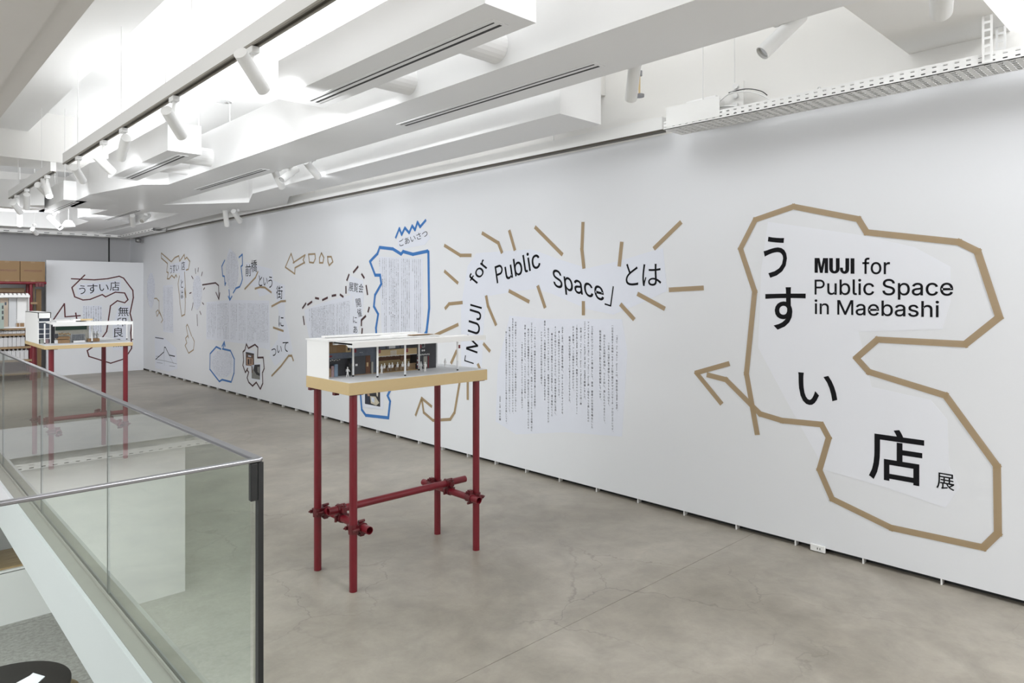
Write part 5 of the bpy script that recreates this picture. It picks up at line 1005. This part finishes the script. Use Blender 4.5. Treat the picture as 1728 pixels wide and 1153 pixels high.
def column_text(parent, x, y0, y1, text, W=WX, m=None, wfac=1.0, name='text_column', store=None, pitch=None):
    """vertical line of small type from pixel (x, y0) down to (x, y1)"""
    a = W.uv(x, (y0 + y1) / 2).x; t = W.uv(x, y0).y; b = W.uv(x, y1).y
    n = len(text)
    adv = [.55 if c in 'abcdefghijklmnopqrstuvwxyzABCDEFGHIJKLMNOPQRSTUVWXYZ0123456789() ~' and True else 1.0 for c in text]
    tot = sum(adv); p = (t - b) / tot; cz = t; out = []
    for c, ad in zip(text, adv):
        g = small.get(c)
        if g and g[0]:
            x0, yy0, x1, yy1 = bb(g); s = p * .92
            rot = ad < 1 or c in 'ー―〈〉「」~'
            zc = cz - p * ad / 2; vs = []
            for vx, vy in g[0]:
                if rot:                              # turned a quarter clockwise
                    if ad < 1: u_, v_ = (vy - .30), -(vx - (x0 + x1) / 2)
                    else: u_, v_ = (vy - (yy0 + yy1) / 2), -(vx - (x0 + x1) / 2)
                elif c in '、。': u_, v_ = vx - x0 + .18, vy - yy0 + .20
                else: u_, v_ = vx - (x0 + x1) / 2, vy - (.33 if (yy1 - yy0) > .5 else (yy0 + yy1) / 2)
                vs.append((a + u_ * s * wfac, zc + v_ * s))
            out.append((vs, g[1]))
        cz -= p * ad
    if store is not None: store += out; return None
    return flat(name, out, m or M['ink'], W, .0022, parent)
BODY = ''.join(LINES).replace(' ', '')
_pos = [0]
def filler(n):
    s = ''.join(BODY[(_pos[0] + i) % len(BODY)] for i in range(n)); _pos[0] += n; return s

# --- A: title panel at the right
K = (1160, 320, 1.801)
tp = sheet('large pale sheet with the black title inside the big tan outline', cr(*K, [(245, 98), (540, 140), (690, 175), (800, 235), (800, 340), (775, 425), (520, 432), (560, 600), (740, 640), (790, 700), (795, 840), (828, 905), (785, 968), (600, 905), (410, 850), (395, 810), (300, 640), (215, 480), (225, 240)]), WX, m=M['paper2'])
def bx(K, a, b, c, d): return (K[0] + a / K[2], K[1] + b / K[2], K[0] + c / K[2], K[1] + d / K[2])
letters(tp, [inbox(boldt['う'], WX, bx(K, 232, 142, 303, 268)), inbox(boldt['す'], WX, bx(K, 237, 297, 360, 427)), inbox(boldt['い'], WX, bx(K, 337, 560, 456, 658)),
             inbox(boldt['店'], WX, bx(K, 552, 730, 720, 893)), inbox(boldt['展'], WX, bx(K, 757, 863, 812, 913))], name='title_character')
q = lambda x, y, K=K: (K[0] + x / K[2], K[1] + y / K[2])
letters(tp, run(heavy(), WX, q(387, 253), q(508, 256), q(387, 208)), name='heavy_letter')
letters(tp, run(sans('for'), WX, q(532, 256), q(616, 257), q(532, 209)), name='title_letter')
letters(tp, run(sans('Public Space'), WX, q(387, 319), q(808, 322), q(387, 274)) + run(sans('in Maebashi'), WX, q(387, 378), q(765, 388), q(387, 335)), name='title_letter')
tape('big tan tape outline winding round the title, with an arrow tail', [cr(*K, [(212, 740), (180, 560), (205, 310), (162, 180), (207, 92), (323, 52), (520, 90), (545, 130), (825, 160), (882, 188), (948, 388), (845, 470), (578, 456), (514, 512), (552, 554), (785, 626), (941, 840), (944, 1045), (900, 1088), (620, 1028), (440, 940), (402, 852), (430, 755), (408, 714), (288, 702), (222, 682), (118, 578), (64, 564)])], TAN, wd=.036)
tape('open tan tape arrowhead left of the big title outline', [cr(*K, [(124, 530), (28, 557), (102, 648)])], TAN, wd=.034, name='tape_arrow')

# --- B: burst of rays round the question heading
K = (700, 340, 2.746)
ps = sheet('pale curved sheet with the arched heading inside the tan rays', cr(*K, [(285, 240), (540, 222), (690, 275), (800, 310), (950, 275), (1150, 215), (1170, 415), (1050, 470), (920, 525), (800, 500), (640, 430), (560, 405), (450, 420), (335, 440), (320, 560), (310, 770), (215, 770), (215, 480), (245, 300)]), WX)
def aq(*p): return [q(x, y, K) for x, y in p]
letters(ps, run(sans('for'), WX, *aq((283, 390), (345, 292), (246, 358))) + run(sans('Public'), WX, *aq((381, 380), (585, 303), (370, 302)))
        + run(sans('Space'), WX, *aq((645, 393), (880, 462), (636, 312))), name='heading_letter')
letters(ps, [inbox(big['と'], WX, bx(K, 978, 288, 1036, 390)), inbox(big['は'], WX, bx(K, 1055, 290, 1143, 392))], name='heading_character')
letters(ps, run(sans('MUJI'), WX, *aq((290, 705), (311, 490), (238, 686))), name='heading_letter')
hk = []
def strokes(K, L, wd):
    out = []
    for a, b in L:
        A, B = WX.uv(*q(*a, K)), WX.uv(*q(*b, K)); d = (B - A).normalized(); n_ = Vector((-d.y, d.x)) * wd / 2
        out.append(([tuple(A + n_ - d * wd / 2), tuple(B + n_ + d * wd / 2), tuple(B - n_ + d * wd / 2), tuple(A - n_ - d * wd / 2)], [(0, 1, 2, 3)]))
    return out
flat('corner_bracket', strokes(K, [((235, 716), (232, 738)), ((232, 738), (272, 751))], .012), M['ink'], WX, .0022, ps)
flat('corner_bracket', strokes(K, [((920, 397), (908, 484)), ((908, 484), (883, 476))], .012), M['ink'], WX, .0022, ps)
RAYS = [([(140, 205), (212, 250), (260, 250)], 'upper left bent'), ([(315, 148), (388, 193), (404, 235)], 'bent, above the word for'), ([(438, 133), (465, 228)], 'short, above the word Public'),
 ([(557, 118), (686, 248)], 'long diagonal, above the gap between the words'), ([(780, 102), (775, 222), (784, 305)], 'long upright, above the word Space'), ([(960, 187), (948, 302)], 'short upright, above the last characters'),
 ([(1236, 95), (1108, 220)], 'long diagonal, top right'), ([(1178, 410), (1340, 401)], 'level, right of the heading'), ([(1160, 498), (1032, 428)], 'slanting, lower right'), ([(1018, 548), (953, 476)], 'slanting, below the closing bracket'),
 ([(782, 462), (782, 528)], 'stubby upright, below the word Space'), ([(605, 494), (570, 390)], 'steep, below the end of Public'), ([(532, 466), (436, 414)], 'slanting, below the start of Public'), ([(376, 570), (340, 485), (332, 442)], 'bent, right of the upright word'),
 ([(202, 380), (137, 322)], 'slanting, left of the word for'), ([(219, 469), (160, 475), (143, 495)], 'bent, left of the upright word'), ([(203, 570), (20, 655)], 'reaching down behind the near model'), ([(350, 696), (318, 658)], 'short, right of the near model canopy'),
 ([(196, 690), (168, 752)], 'short, seen under the near model canopy'), ([(292, 752), (302, 775)], 'tiny, just above the near tabletop'), ([(246, 835), (246, 920)], 'upright, just below the near tabletop')]
for L, d in RAYS:
    tape('tan tape ray round the heading, ' + d, [cr(*K, L)], TAN, wd=.034, name='tape_ray', group='tan tape rays round the heading')
tape('tan tape hook arrow low on the wall behind the near table', [cr(*K, [(5, 990), (33, 912), (78, 950)]), cr(*K, [(33, 912), (42, 978), (85, 1015), (165, 1010), (185, 978), (215, 800)])], TAN, wd=.030, name='tape_arrow')

# --- C: long explanatory text
pc_ = sheet('tall pale sheet with many columns of small vertical text', cr(*K, [(440, 530), (600, 545), (960, 545), (985, 700), (960, 1090), (700, 1070), (470, 1080), (375, 1020), (385, 760)]), WX)
C1 = [(500, 190, 915), (460, 95, 1110), (425, 260, 870), (385, 190, 1030), (347, 150, 815), (272, 110, 1065), (237, 70, 1005), (203, 65, 810), (167, 125, 845), (130, 100, 935), (97, 110, 725), (63, 205, 840)]
C2 = [(600, 120, 930), (568, 155, 790), (535, 115, 955), (503, 175, 955), (470, 130, 1010), (437, 60, 805), (406, 160, 680), (345, 115, 880), (315, 80, 1090), (285, 135, 1070), (254, 100, 785), (226, 255, 905), (167, 70, 910), (140, 38, 940), (110, 118, 940), (80, 160, 1030), (22, 760, 990)]
allc = [(950 + x / 5.49, 530 + a / 5.49, 530 + b / 5.49) for x, a, b in C1] + [(840 + x / 5.49, 530 + a / 5.49, 530 + b / 5.49) for x, a, b in C2]
for (x, a, b), tx in zip(allc, LINES): column_text(pc_, x, a, b, tx, m=M['ink'])

# --- D: greeting
K = (620, 370, 5.767)
pg = sheet('small pale sheet with slanted heading under the blue zigzag', cr(*K, [(300, 200), (540, 90), (615, 180), (560, 250), (330, 290), (295, 265)]), WX)
letters(pg, [affine(big['ごあいさつ'], WX, q(318, 268, K), q(592, 165, K), q(305, 205, K))], name='heading_word')
tape('blue tape zigzag above the small slanted heading', [cr(*K, [(278, 178), (313, 90), (335, 150), (367, 85), (408, 133), (438, 65), (465, 105), (490, 28), (515, 75), (568, 12)])], BLUE, wd=.030, name='tape_zigzag')
tape('large blue tape outline reaching down behind the near table', [cr(*K, [(88, 1115), (85, 1060), (107, 925), (65, 850), (76, 738), (137, 630), (126, 545), (78, 545), (27, 412), (100, 335), (122, 275), (250, 290), (330, 340), (350, 315), (445, 342), (585, 312), (595, 320), (602, 870), (590, 985), (577, 1095)]) + cr(600, 640, 14.41, [(900, 180), (835, 290), (785, 405), (845, 540), (800, 940), (255, 880), (155, 740), (125, 375)]) + cr(*K, [(88, 1115)])], BLUE, wd=.036)
pg2 = sheet('pale sheet of vertical text inside the large blue outline', cr(*K, [(110, 365), (540, 380), (545, 1200), (640 - 480 + 10, 1200), (140, 1100)]), WX, off=.0011)
cols = [(120, 375, 462, 10)] + [(x, 378 + (x - 150) * .035, 1110 if x not in (150, 220, 445) else {150: 835, 220: 930, 445: 510}[x], 0) for x in (150, 168, 184, 216, 233, 250, 267, 284, 301, 335, 353, 370, 388, 408, 442, 462, 480, 499, 517)]
for x, a, b, n_ in cols:
    short = {150: 835, 216: 930, 442: 510}.get(x, b)
    X_, A_, B_ = 620 + x / 5.767, 370 + a / 5.767, 370 + (short if x != 120 else 462) / 5.767
    column_text(pg2, X_, A_, B_, filler(max(6, int((B_ - A_) / 2.45))), wfac=.95)

# --- E: dashed dark outline and its text
K = (500, 440, 8.869)
DS = [((92, 718), (150, 633)), ((168, 665), (240, 612)), ((283, 558), (343, 570)), ((390, 593), (475, 552)), ((532, 528), (600, 515)), ((655, 505), (710, 545)), ((745, 380), (747, 495)), ((795, 200), (757, 302)), ((930, 85), (853, 180)), ((978, 195), (1023, 265)), ((1047, 365), (1070, 515)), ((1097, 692), (1075, 775)), ((990, 1010), (982, 1112)), ((105, 828), (124, 965))]
tape('dashed maroon tape outline round the tilted text sheet', [cr(*K, [a, b]) for a, b in DS] + [cr(*K, [(1040, 830), (978, 890), (977, 968)])], MAROON, wd=.028, name='tape_outline')
pe_ = sheet('pale tilted sheet of vertical text inside the maroon dashes', cr(*K, [(120, 740), (360, 640), (640, 560), (840, 510), (850, 700), (850, 1250), (210, 1250), (150, 950)]), WX)
K2 = K
xs = [232, 248, 266, 283, 298, 315, 332, 350, 367, 385, 403, 420, 437, 455, 472, 490, 507, 523, 540, 556, 572, 606, 622, 648, 670, 688, 712, 730, 755, 775, 797]
column_text(pe_, 500 + 200 / 8.869, 440 + 718 / 8.869, 440 + 910 / 8.869, filler(12), m=M['ink'])
for x in xs:
    top = 712 - (x - 232) * .205; X_ = 500 + x / 8.869; A_ = 440 + top / 8.869; B_ = 570
    if x == 797: B_ = 440 + 905 / 8.869
    column_text(pe_, X_, A_, B_, filler(max(6, int((B_ - A_) / 2.05))), wfac=1.0)
pf = sheet('pale crooked sheet with the larger vertical heading in maroon dashes', cr(*K, [(800, 220), (1000, 300), (1010, 540), (990, 850), (930, 1000), (930, 1250), (842, 1250), (842, 820), (860, 540), (770, 480)]), WX, off=.0016)
letters(pf, [affine(big['展覧会'], WX, q(783, 452, K), q(1000, 487, K), q(793, 318, K)), affine(big['開'], WX, q(905, 700, K), q(975, 690, K), q(888, 575, K)), affine(big['催'], WX, q(925, 850, K), q(990, 835, K), q(905, 725, K)),
             inbox(big['に'], WX, bx(K, 852, 838, 910, 935)), inbox(big['あ'] if 'あ' in big else small['は'], WX, bx(K, 855, 978, 915, 1085)), inbox(big['た'], WX, bx(K, 855, 1105, 915, 1200))], name='heading_character')

# --- F: arrow and pebbles
K = (460, 360, 3.203)
tape('tan tape outline arrow pointing left, high on the wall', [cr(*K, [(117, 268), (101, 218), (70, 292), (121, 328), (122, 295), (174, 266)]), cr(*K, [(112, 268), (177, 225), (166, 252), (174, 270)])], TAN, wd=.022, name='tape_arrow')
for i, (P_, d) in enumerate([([(195, 222), (230, 220), (232, 245), (222, 268), (200, 265), (195, 222)], 'first'), ([(265, 215), (278, 240), (273, 268), (255, 268), (255, 240), (265, 215)], 'second'), ([(298, 235), (318, 235), (327, 262), (307, 282), (300, 262), (298, 235)], 'third')]):
    tape('small tan tape loop, %s one behind the high arrow' % d, [cr(*K, P_)], TAN, wd=.022, name='tape_loop', group='tan tape loops behind the high arrow')

# --- G: town text
K = (230, 380, 3.845)
for P_, d in (([(705, 415), (775, 340), (790, 303)], 'first from the top left'), ([(772, 413), (805, 402), (835, 405), (877, 437)], 'arched, under the second word'), ([(880, 527), (940, 495), (970, 493)], 'third, beneath one character'),
              ([(888, 664), (957, 688)], 'fourth, straight and slanting down'), ([(880, 978), (940, 915), (990, 848), (1010, 848), (1020, 878)], 'lowest and longest, hooked at the end')):
    tape('tan tape underline of the stepped heading, ' + d, [cr(*K, P_)], TAN, wd=.03, name='tape_underline', group='tan tape underlines of the stepped heading')
pgs = sheet('pale stepped sheet carrying the heading that steps down rightward', cr(*K, [(710, 240), (790, 262), (880, 285), (890, 360), (965, 390), (965, 600), (990, 690), (1015, 820), (900, 915), (865, 850), (870, 810), (918, 740), (925, 560), (905, 480), (890, 440), (800, 465), (775, 400), (705, 380)]), WX)
letters(pgs, [inbox(big['前'], WX, bx(K, 709, 255, 745, 332)), inbox(big['橋'], WX, bx(K, 745, 226, 784, 305)), inbox(big['と'], WX, bx(K, 795, 325, 818, 396)), inbox(big['い'], WX, bx(K, 825, 340, 853, 392)), inbox(big['う'], WX, bx(K, 858, 333, 884, 408)),
              inbox(big['街'], WX, bx(K, 909, 394, 950, 480)), inbox(big['に'], WX, bx(K, 925, 590, 957, 660)), inbox(big['つ'], WX, bx(K, 878, 800, 908, 850)), inbox(big['い'], WX, bx(K, 914, 782, 945, 830)), inbox(big['て'], WX, bx(K, 950, 757, 988, 822))], name='heading_character')
ov = sheet('pale oval sheet of tiny text inside the open blue brackets', cr(*K, [(605, 150), (640, 185), (665, 250), (665, 330), (650, 400), (625, 430), (600, 415), (582, 340), (580, 260), (592, 190)]), WX)
def oval(parent, cx_, cy_, rx_, ry_, n, ch, m=None):
    st_ = []
    for i in range(n):
        x = -rx_ + 2 * rx_ * (i + .5) / n; hgt = ry_ * math.sqrt(max(0, 1 - (x / rx_) ** 2))
        if hgt * 2 < ch * 2: continue
        column_text(parent, cx_ + x, cy_ - hgt, cy_ + hgt, filler(int(hgt * 2 / ch)), store=st_, wfac=1.1)
    return flat('text_block', st_, m or M['ink'], WX, .0022, parent, kind='stuff')
oval(ov, 230 + 623 / 3.845, 380 + 297 / 3.845, 10.6, 33, 17, 1.45, M['inkg'])
tape('blue tape brackets and down arrow around the upper oval text', [cr(*K, [(575, 228), (556, 268), (562, 330), (573, 333), (577, 390), (582, 375)]), cr(*K, [(668, 210), (689, 190), (690, 260), (680, 270), (690, 350), (683, 375), (672, 400), (648, 410), (630, 440)]), cr(*K, [(603, 417), (608, 480)]), cr(*K, [(598, 462), (608, 487), (622, 462)])], BLUE, wd=.028, name='tape_outline')
tape('maroon tape arrow bending down to the wide text block', [cr(*K, [(430, 388), (515, 375), (535, 392), (537, 480)]), cr(*K, [(518, 437), (537, 482), (543, 440)])], MAROON, wd=.026, name='tape_arrow')
wt = sheet('wide pale sheet with five blocks of vertical text', cr(*K, [(455, 500), (610, 485), (862, 490), (868, 812), (700, 770), (455, 740)]), WX)
for (a, b) in ((459, 518), (526, 602), (612, 656), (665, 710), (718, 858)):
    nn = int((b - a) / 7.6); st_ = []
    for i in range(nn):
        x = a + (b - a) * (i + .5) / nn; bot = 728 + (x - 459) * .095
        X_ = 230 + x / 3.845; A_ = 380 + 508 / 3.845; B_ = 380 + (bot if random.random() > .12 else bot - 60) / 3.845
        column_text(wt, X_, A_, B_, filler(int((B_ - A_) / 1.75)), store=st_)
    flat('text_block', st_, M['ink'], WX, .0022, wt, kind='stuff')
cs_ = sheet('pale round sheet of tiny text inside the closed blue outline', cr(*K, [(500, 820), (600, 815), (632, 870), (630, 950), (590, 990), (520, 985), (488, 930), (488, 860)]), WX)
oval(cs_, 230 + 560 / 3.845, 380 + 900 / 3.845, 17.5, 23.5, 20, 1.5, M['inkg'])
tape('closed blue tape outline round the circular text, low on the wall', [cr(*K, [(550, 805), (520, 790), (480, 835), (478, 935), (540, 1015), (558, 1003), (617, 1018), (635, 960), (637, 870), (612, 815), (560, 803)]), cr(*K, [(573, 760), (565, 803)]), cr(*K, [(558, 787), (572, 758), (577, 785)])], BLUE, wd=.03, name='tape_outline')

# --- H: two photographs in a jagged outline, and the one under the table
Kp = (400, 570, 12.81)
tape('jagged maroon tape outline round two small photographs', [cr(*Kp, [(205, 135), (250, 230), (392, 150), (455, 210), (448, 432), (570, 428), (592, 665), (553, 760), (560, 990), (507, 1110), (420, 965), (340, 1045), (258, 965), (222, 870), (255, 750), (215, 690)]), cr(*Kp, [(235, 665), (185, 755), (130, 600), (145, 500), (132, 310), (175, 265), (205, 135)])], MAROON, wd=.026)
def photo(label, quad, mats, K_, extra=(), bord=None):
    e = sheet(label, bord or quad, WX, 'photo_print', M['paper'], .0016)
    e['category'] = 'photograph'
    uv = [WX.uv(*p) for p in quad]
    def at(s_, t_): return uv[0] * (1 - s_) * (1 - t_) + uv[1] * s_ * (1 - t_) + uv[2] * s_ * t_ + uv[3] * (1 - s_) * t_
    def patch(P_, m_, k): flat('picture_area', [([tuple(at(*p)) for p in P_], [tuple(range(len(P_)))])], m_, WX, .0022 + k * .0002, e)
    patch([(0, 0), (1, 0), (1, 1), (0, 1)], mats[0], 0)
    for k, (P_, m_) in enumerate(extra): patch(P_, m_, k + 1)
    return e
pm = lambda n, c: mat('print_' + n, c, .6, var=.35, vscale=30)
br_, gy, dk, sk, lt, cr_ = pm('brown', (.13, .085, .065)), pm('grey', (.22, .22, .21)), pm('dark', (.035, .035, .04)), pm('skin', (.42, .27, .19)), pm('pale', (.55, .6, .7)), pm('cream', (.55, .5, .4))
photo('small brown photograph of a building front with a white sign', cr(*Kp, [(192, 308), (370, 345), (370, 620), (192, 600)]), [br_], Kp,
      [([(0, 0), (1, 0), (1, .12), (0, .12)], dk), ([(.3, .2), (.65, .22), (.65, .32), (.3, .31)], lt), ([(.12, .4), (.85, .4), (.85, .95), (.12, .95)], sk), ([(.25, .5), (.45, .5), (.45, .9), (.25, .9)], dk), ([(.55, .45), (.7, .45), (.7, .85), (.55, .85)], br_)],
      cr(*Kp, [(180, 255), (380, 290), (380, 640), (180, 640)]))
photo('small grey photograph of a street leading away, lower of two', cr(*Kp, [(318, 590), (500, 580), (500, 910), (318, 880)]), [gy], Kp,
      [([(.35, 0), (1, 0), (1, .75), (.6, .7), (.25, .4)], dk), ([(0, .1), (.12, .1), (.12, .6), (0, .6)], br_), ([(0, 0), (.35, 0), (.15, .4), (.12, .1), (0, .1)], lt), ([(.7, .15), (.95, .15), (.95, .6), (.7, .5)], gy)],
      cr(*Kp, [(305, 560), (512, 545), (512, 940), (305, 905)]))
Kq = (600, 640, 14.41)
photo('photograph of a laptop on a desk, below the near tabletop', cr(*Kq, [(232, 200), (600, 200), (603, 672), (232, 600)]), [dk], Kq,
      [([(0, .5), (.12, .4), (.3, .55), (.32, .98), (0, .98)], pm('navy', (.03, .035, .06))), ([(.15, .38), (.3, .36), (.34, .5), (.2, .52)], sk), ([(.35, .5), (.7, .5), (.95, .8), (.75, .98), (.4, .9)], cr_),
       ([(.42, .52), (.64, .60), (.62, .85), (.45, .78)], lt), ([(.75, .25), (.88, .3), (.85, .5), (.78, .45)], cr_)], cr(*Kq, [(180, 150), (680, 150), (680, 740), (180, 690)]))

# --- I: far left group on the wall
K = (240, 420, 5.236)
def tc(*L): return [cr(*K, l) for l in L]
tape('spiky tan tape outline round the small heading, far end', tc([(308, 250), (300, 230), (285, 258), (262, 235), (240, 265), (222, 265), (232, 212), (218, 205), (225, 130), (170, 82), (170, 38), (258, 115), (290, 78), (325, 62), (332, 110), (373, 50), (378, 92), (395, 75), (422, 112), (410, 180), (390, 188)], [(330, 240), (318, 310), (328, 400), (335, 480), (350, 595), (378, 580), (382, 480), (375, 350), (388, 430), (375, 205)]), TAN, wd=.026)
hs = sheet('pale sheet with the small heading inside the spiky outline', cr(*K, [(240, 140), (400, 100), (400, 200), (375, 210), (370, 450), (335, 450), (332, 215), (240, 215)]), WX)
letters(hs, [inbox(big['う'], WX, bx(K, 247, 150, 263, 218)), inbox(big['す'], WX, bx(K, 270, 137, 293, 215)), inbox(big['い'], WX, bx(K, 299, 142, 325, 195)), inbox(big['店'], WX, bx(K, 346, 112, 378, 190)), inbox(big['と'], WX, bx(K, 343, 272, 361, 345)), inbox(big['は'], WX, bx(K, 341, 365, 363, 440))], name='heading_character')
BU = [((470, 172), (474, 222)), ((498, 165), (493, 205)), ((533, 203), (524, 242)), ((437, 240), (452, 267)), ((418, 395), (436, 387)), ((555, 343), (542, 362)), ((452, 475), (438, 545)), ((532, 475), (546, 493)), ((509, 550), (522, 583)), ((486, 578), (490, 683))]
tape('short dark tape dashes radiating round the far oval text', tc(*[[a, b] for a, b in BU]), MAROON, wd=.022, name='tape_dashes')
o1 = sheet('pale oval sheet of tiny text inside the radiating dashes', cr(*K, [(470, 240), (500, 235), (522, 300), (528, 400), (515, 500), (485, 545), (458, 510), (446, 400), (452, 300)]), WX)
oval(o1, 240 + 487 / 5.236, 420 + 388 / 5.236, 7.8, 29.5, 14, 1.2, M['inkg'])
o2 = sheet('leftmost pale oval sheet of tiny text near the far corner', cr(*K, [(70, 215), (90, 215), (110, 290), (112, 400), (95, 500), (78, 530), (60, 490), (42, 400), (45, 290)]), WX)
oval(o2, 240 + 77 / 5.236, 420 + 368 / 5.236, 6.6, 29.5, 12, 1.15, M['inkg'])
vt = sheet('narrow upright pale sheet with two blocks of tiny text', cr(*K, [(185, 325), (270, 318), (275, 745), (185, 735)]), WX)
for a, b in ((182, 206), (214, 272)):
    nn = int((b - a) / 5); st_ = []
    for i in range(nn):
        x = a + (b - a) * (i + .5) / nn; column_text(vt, 240 + x / 5.236, 420 + 338 / 5.236, 420 + (730 + (x - 182) * .05) / 5.236, filler(58), store=st_)
    flat('text_block', st_, M['inkg'], WX, .0022, vt, kind='stuff')
tape('thin tan tape arrow curling beside the leftmost oval text', tc([(108, 440), (128, 438), (150, 462), (150, 540), (183, 628), (168, 652)], [(140, 540), (123, 560), (132, 598), (150, 565), (140, 540)], [(140, 540), (172, 600)]), TAN, wd=.022, name='tape_arrow')
tape('tan tape drawing of a pointing hand, low near the far end', tc([(438, 772), (410, 690), (400, 668), (390, 685), (405, 765), (385, 790), (395, 830), (380, 855), (412, 922), (455, 892), (462, 820), (445, 780)], [(405, 765), (412, 790)], [(395, 830), (385, 800)]), TAN, wd=.024, name='tape_hand')
gp = sheet('pale sheet with a peaked line diagram, low in the far corner', cr(*K, [(112, 765), (200, 790), (300, 880), (310, 1060), (230, 1085), (115, 1055)]), WX)
flat('diagram_line', strokes(K, [((120, 977), (193, 912)), ((193, 912), (197, 870)), ((197, 870), (207, 872)), ((207, 872), (240, 940)), ((240, 940), (288, 950))], .018), M['ink'], WX, .0022, gp)
flat('thin_line', strokes(K, [((120, 977), (200, 990)), ((200, 990), (305, 1017)), ((193, 912), (196, 1030)), ((240, 940), (278, 1015)), ((122, 950), (145, 950)), ((130, 1005), (180, 1012)), ((240, 1035), (290, 1040))], .006), M['inkg'], WX, .0022, gp)
st_ = []; column_text(gp, 240 + 150 / 5.236, 420 + 783 / 5.236, 420 + 797 / 5.236, filler(2), store=st_)
flat('caption', strokes(K, [((117, 784), (128, 786)), ((131, 787), (150, 789)), ((153, 790), (188, 795))], .02), M['inkg'], WX, .0021, gp)

# --- J: partition at the far end
K = (100, 440, 5.764)
tape('dark red tape outline looping round the words on the far partition', [cr(*K, [(118, 176), (340, 187), (470, 176), (583, 152), (625, 170), (715, 290), (720, 360), (688, 512), (708, 590), (695, 700), (703, 830), (702, 855), (670, 905), (632, 955), (500, 998), (288, 932), (272, 875), (320, 845), (425, 740), (460, 690), (470, 630), (498, 440), (565, 390), (636, 410), (668, 380), (636, 315), (545, 307), (450, 353), (418, 330), (300, 377), (230, 383), (150, 352), (123, 262), (248, 140)])], REDT, W=WY, wd=.024)
K4 = (0, 380, 3.842)
tape('dark red tape zigzag left of the looped outline on the far partition', [cr(*K4, [(330, 638), (417, 510), (422, 595), (520, 587)]), cr(*K4, [(490, 567), (500, 625)])], REDT, W=WY, wd=.024, name='tape_zigzag')
ws = sheet('pale sheet with four large characters on the far partition', cr(*K, [(170, 230), (600, 190), (600, 300), (400, 320), (180, 345)]), WY)
letters(ws, [inbox(big['う'], WY, bx(K, 192, 240, 254, 327)), inbox(big['す'], WY, bx(K, 273, 228, 372, 320)), inbox(big['い'], WY, bx(K, 388, 230, 480, 296)), inbox(big['店'], WY, bx(K, 492, 203, 586, 293))], W=WY, name='heading_character')
ws = sheet('pale sheet with a vertical brand heading on the far partition', cr(*K, [(575, 440), (690, 440), (660, 640), (650, 870), (520, 870), (520, 640)]), WY)
letters(ws, [inbox(big['無'], WY, bx(K, 572, 450, 675, 540)), inbox(big['印'], WY, bx(K, 562, 555, 652, 640)), inbox(big['良'], WY, bx(K, 530, 650, 622, 745)), inbox(big['品'], WY, bx(K, 525, 762, 605, 840))], W=WY, name='heading_character')
ws = sheet('pale sheet with short vertical text columns on the far partition', cr(*K, [(228, 438), (415, 438), (415, 705), (228, 705)]), WY)
for i in range(8):
    x = 404 - i * 23.4; column_text(ws, 100 + x / 5.764, 440 + 443 / 5.764, 440 + (697 - (i % 3) * 8) / 5.764, filler(22), W=WY, wfac=1.2)

# --- K: printing on the cartons
for o in [x for x in bpy.data.objects if x.name.startswith('cardboard_box')]:
    zb_ = o.location.z; xl = o.location.x - bw / 2; W_ = Wall('Y', YR)
    g = big['www.muji.com']; x0, y0, x1, y1 = bb(g); s_ = .27 / (x1 - x0)
    flat('printed_address', [([(xl + .055 + (v[0] - x0) * s_, zb_ + .185 + v[1] * s_ * 1.3) for v in g[0]], g[1])], M['redd'], W_, .003, o)
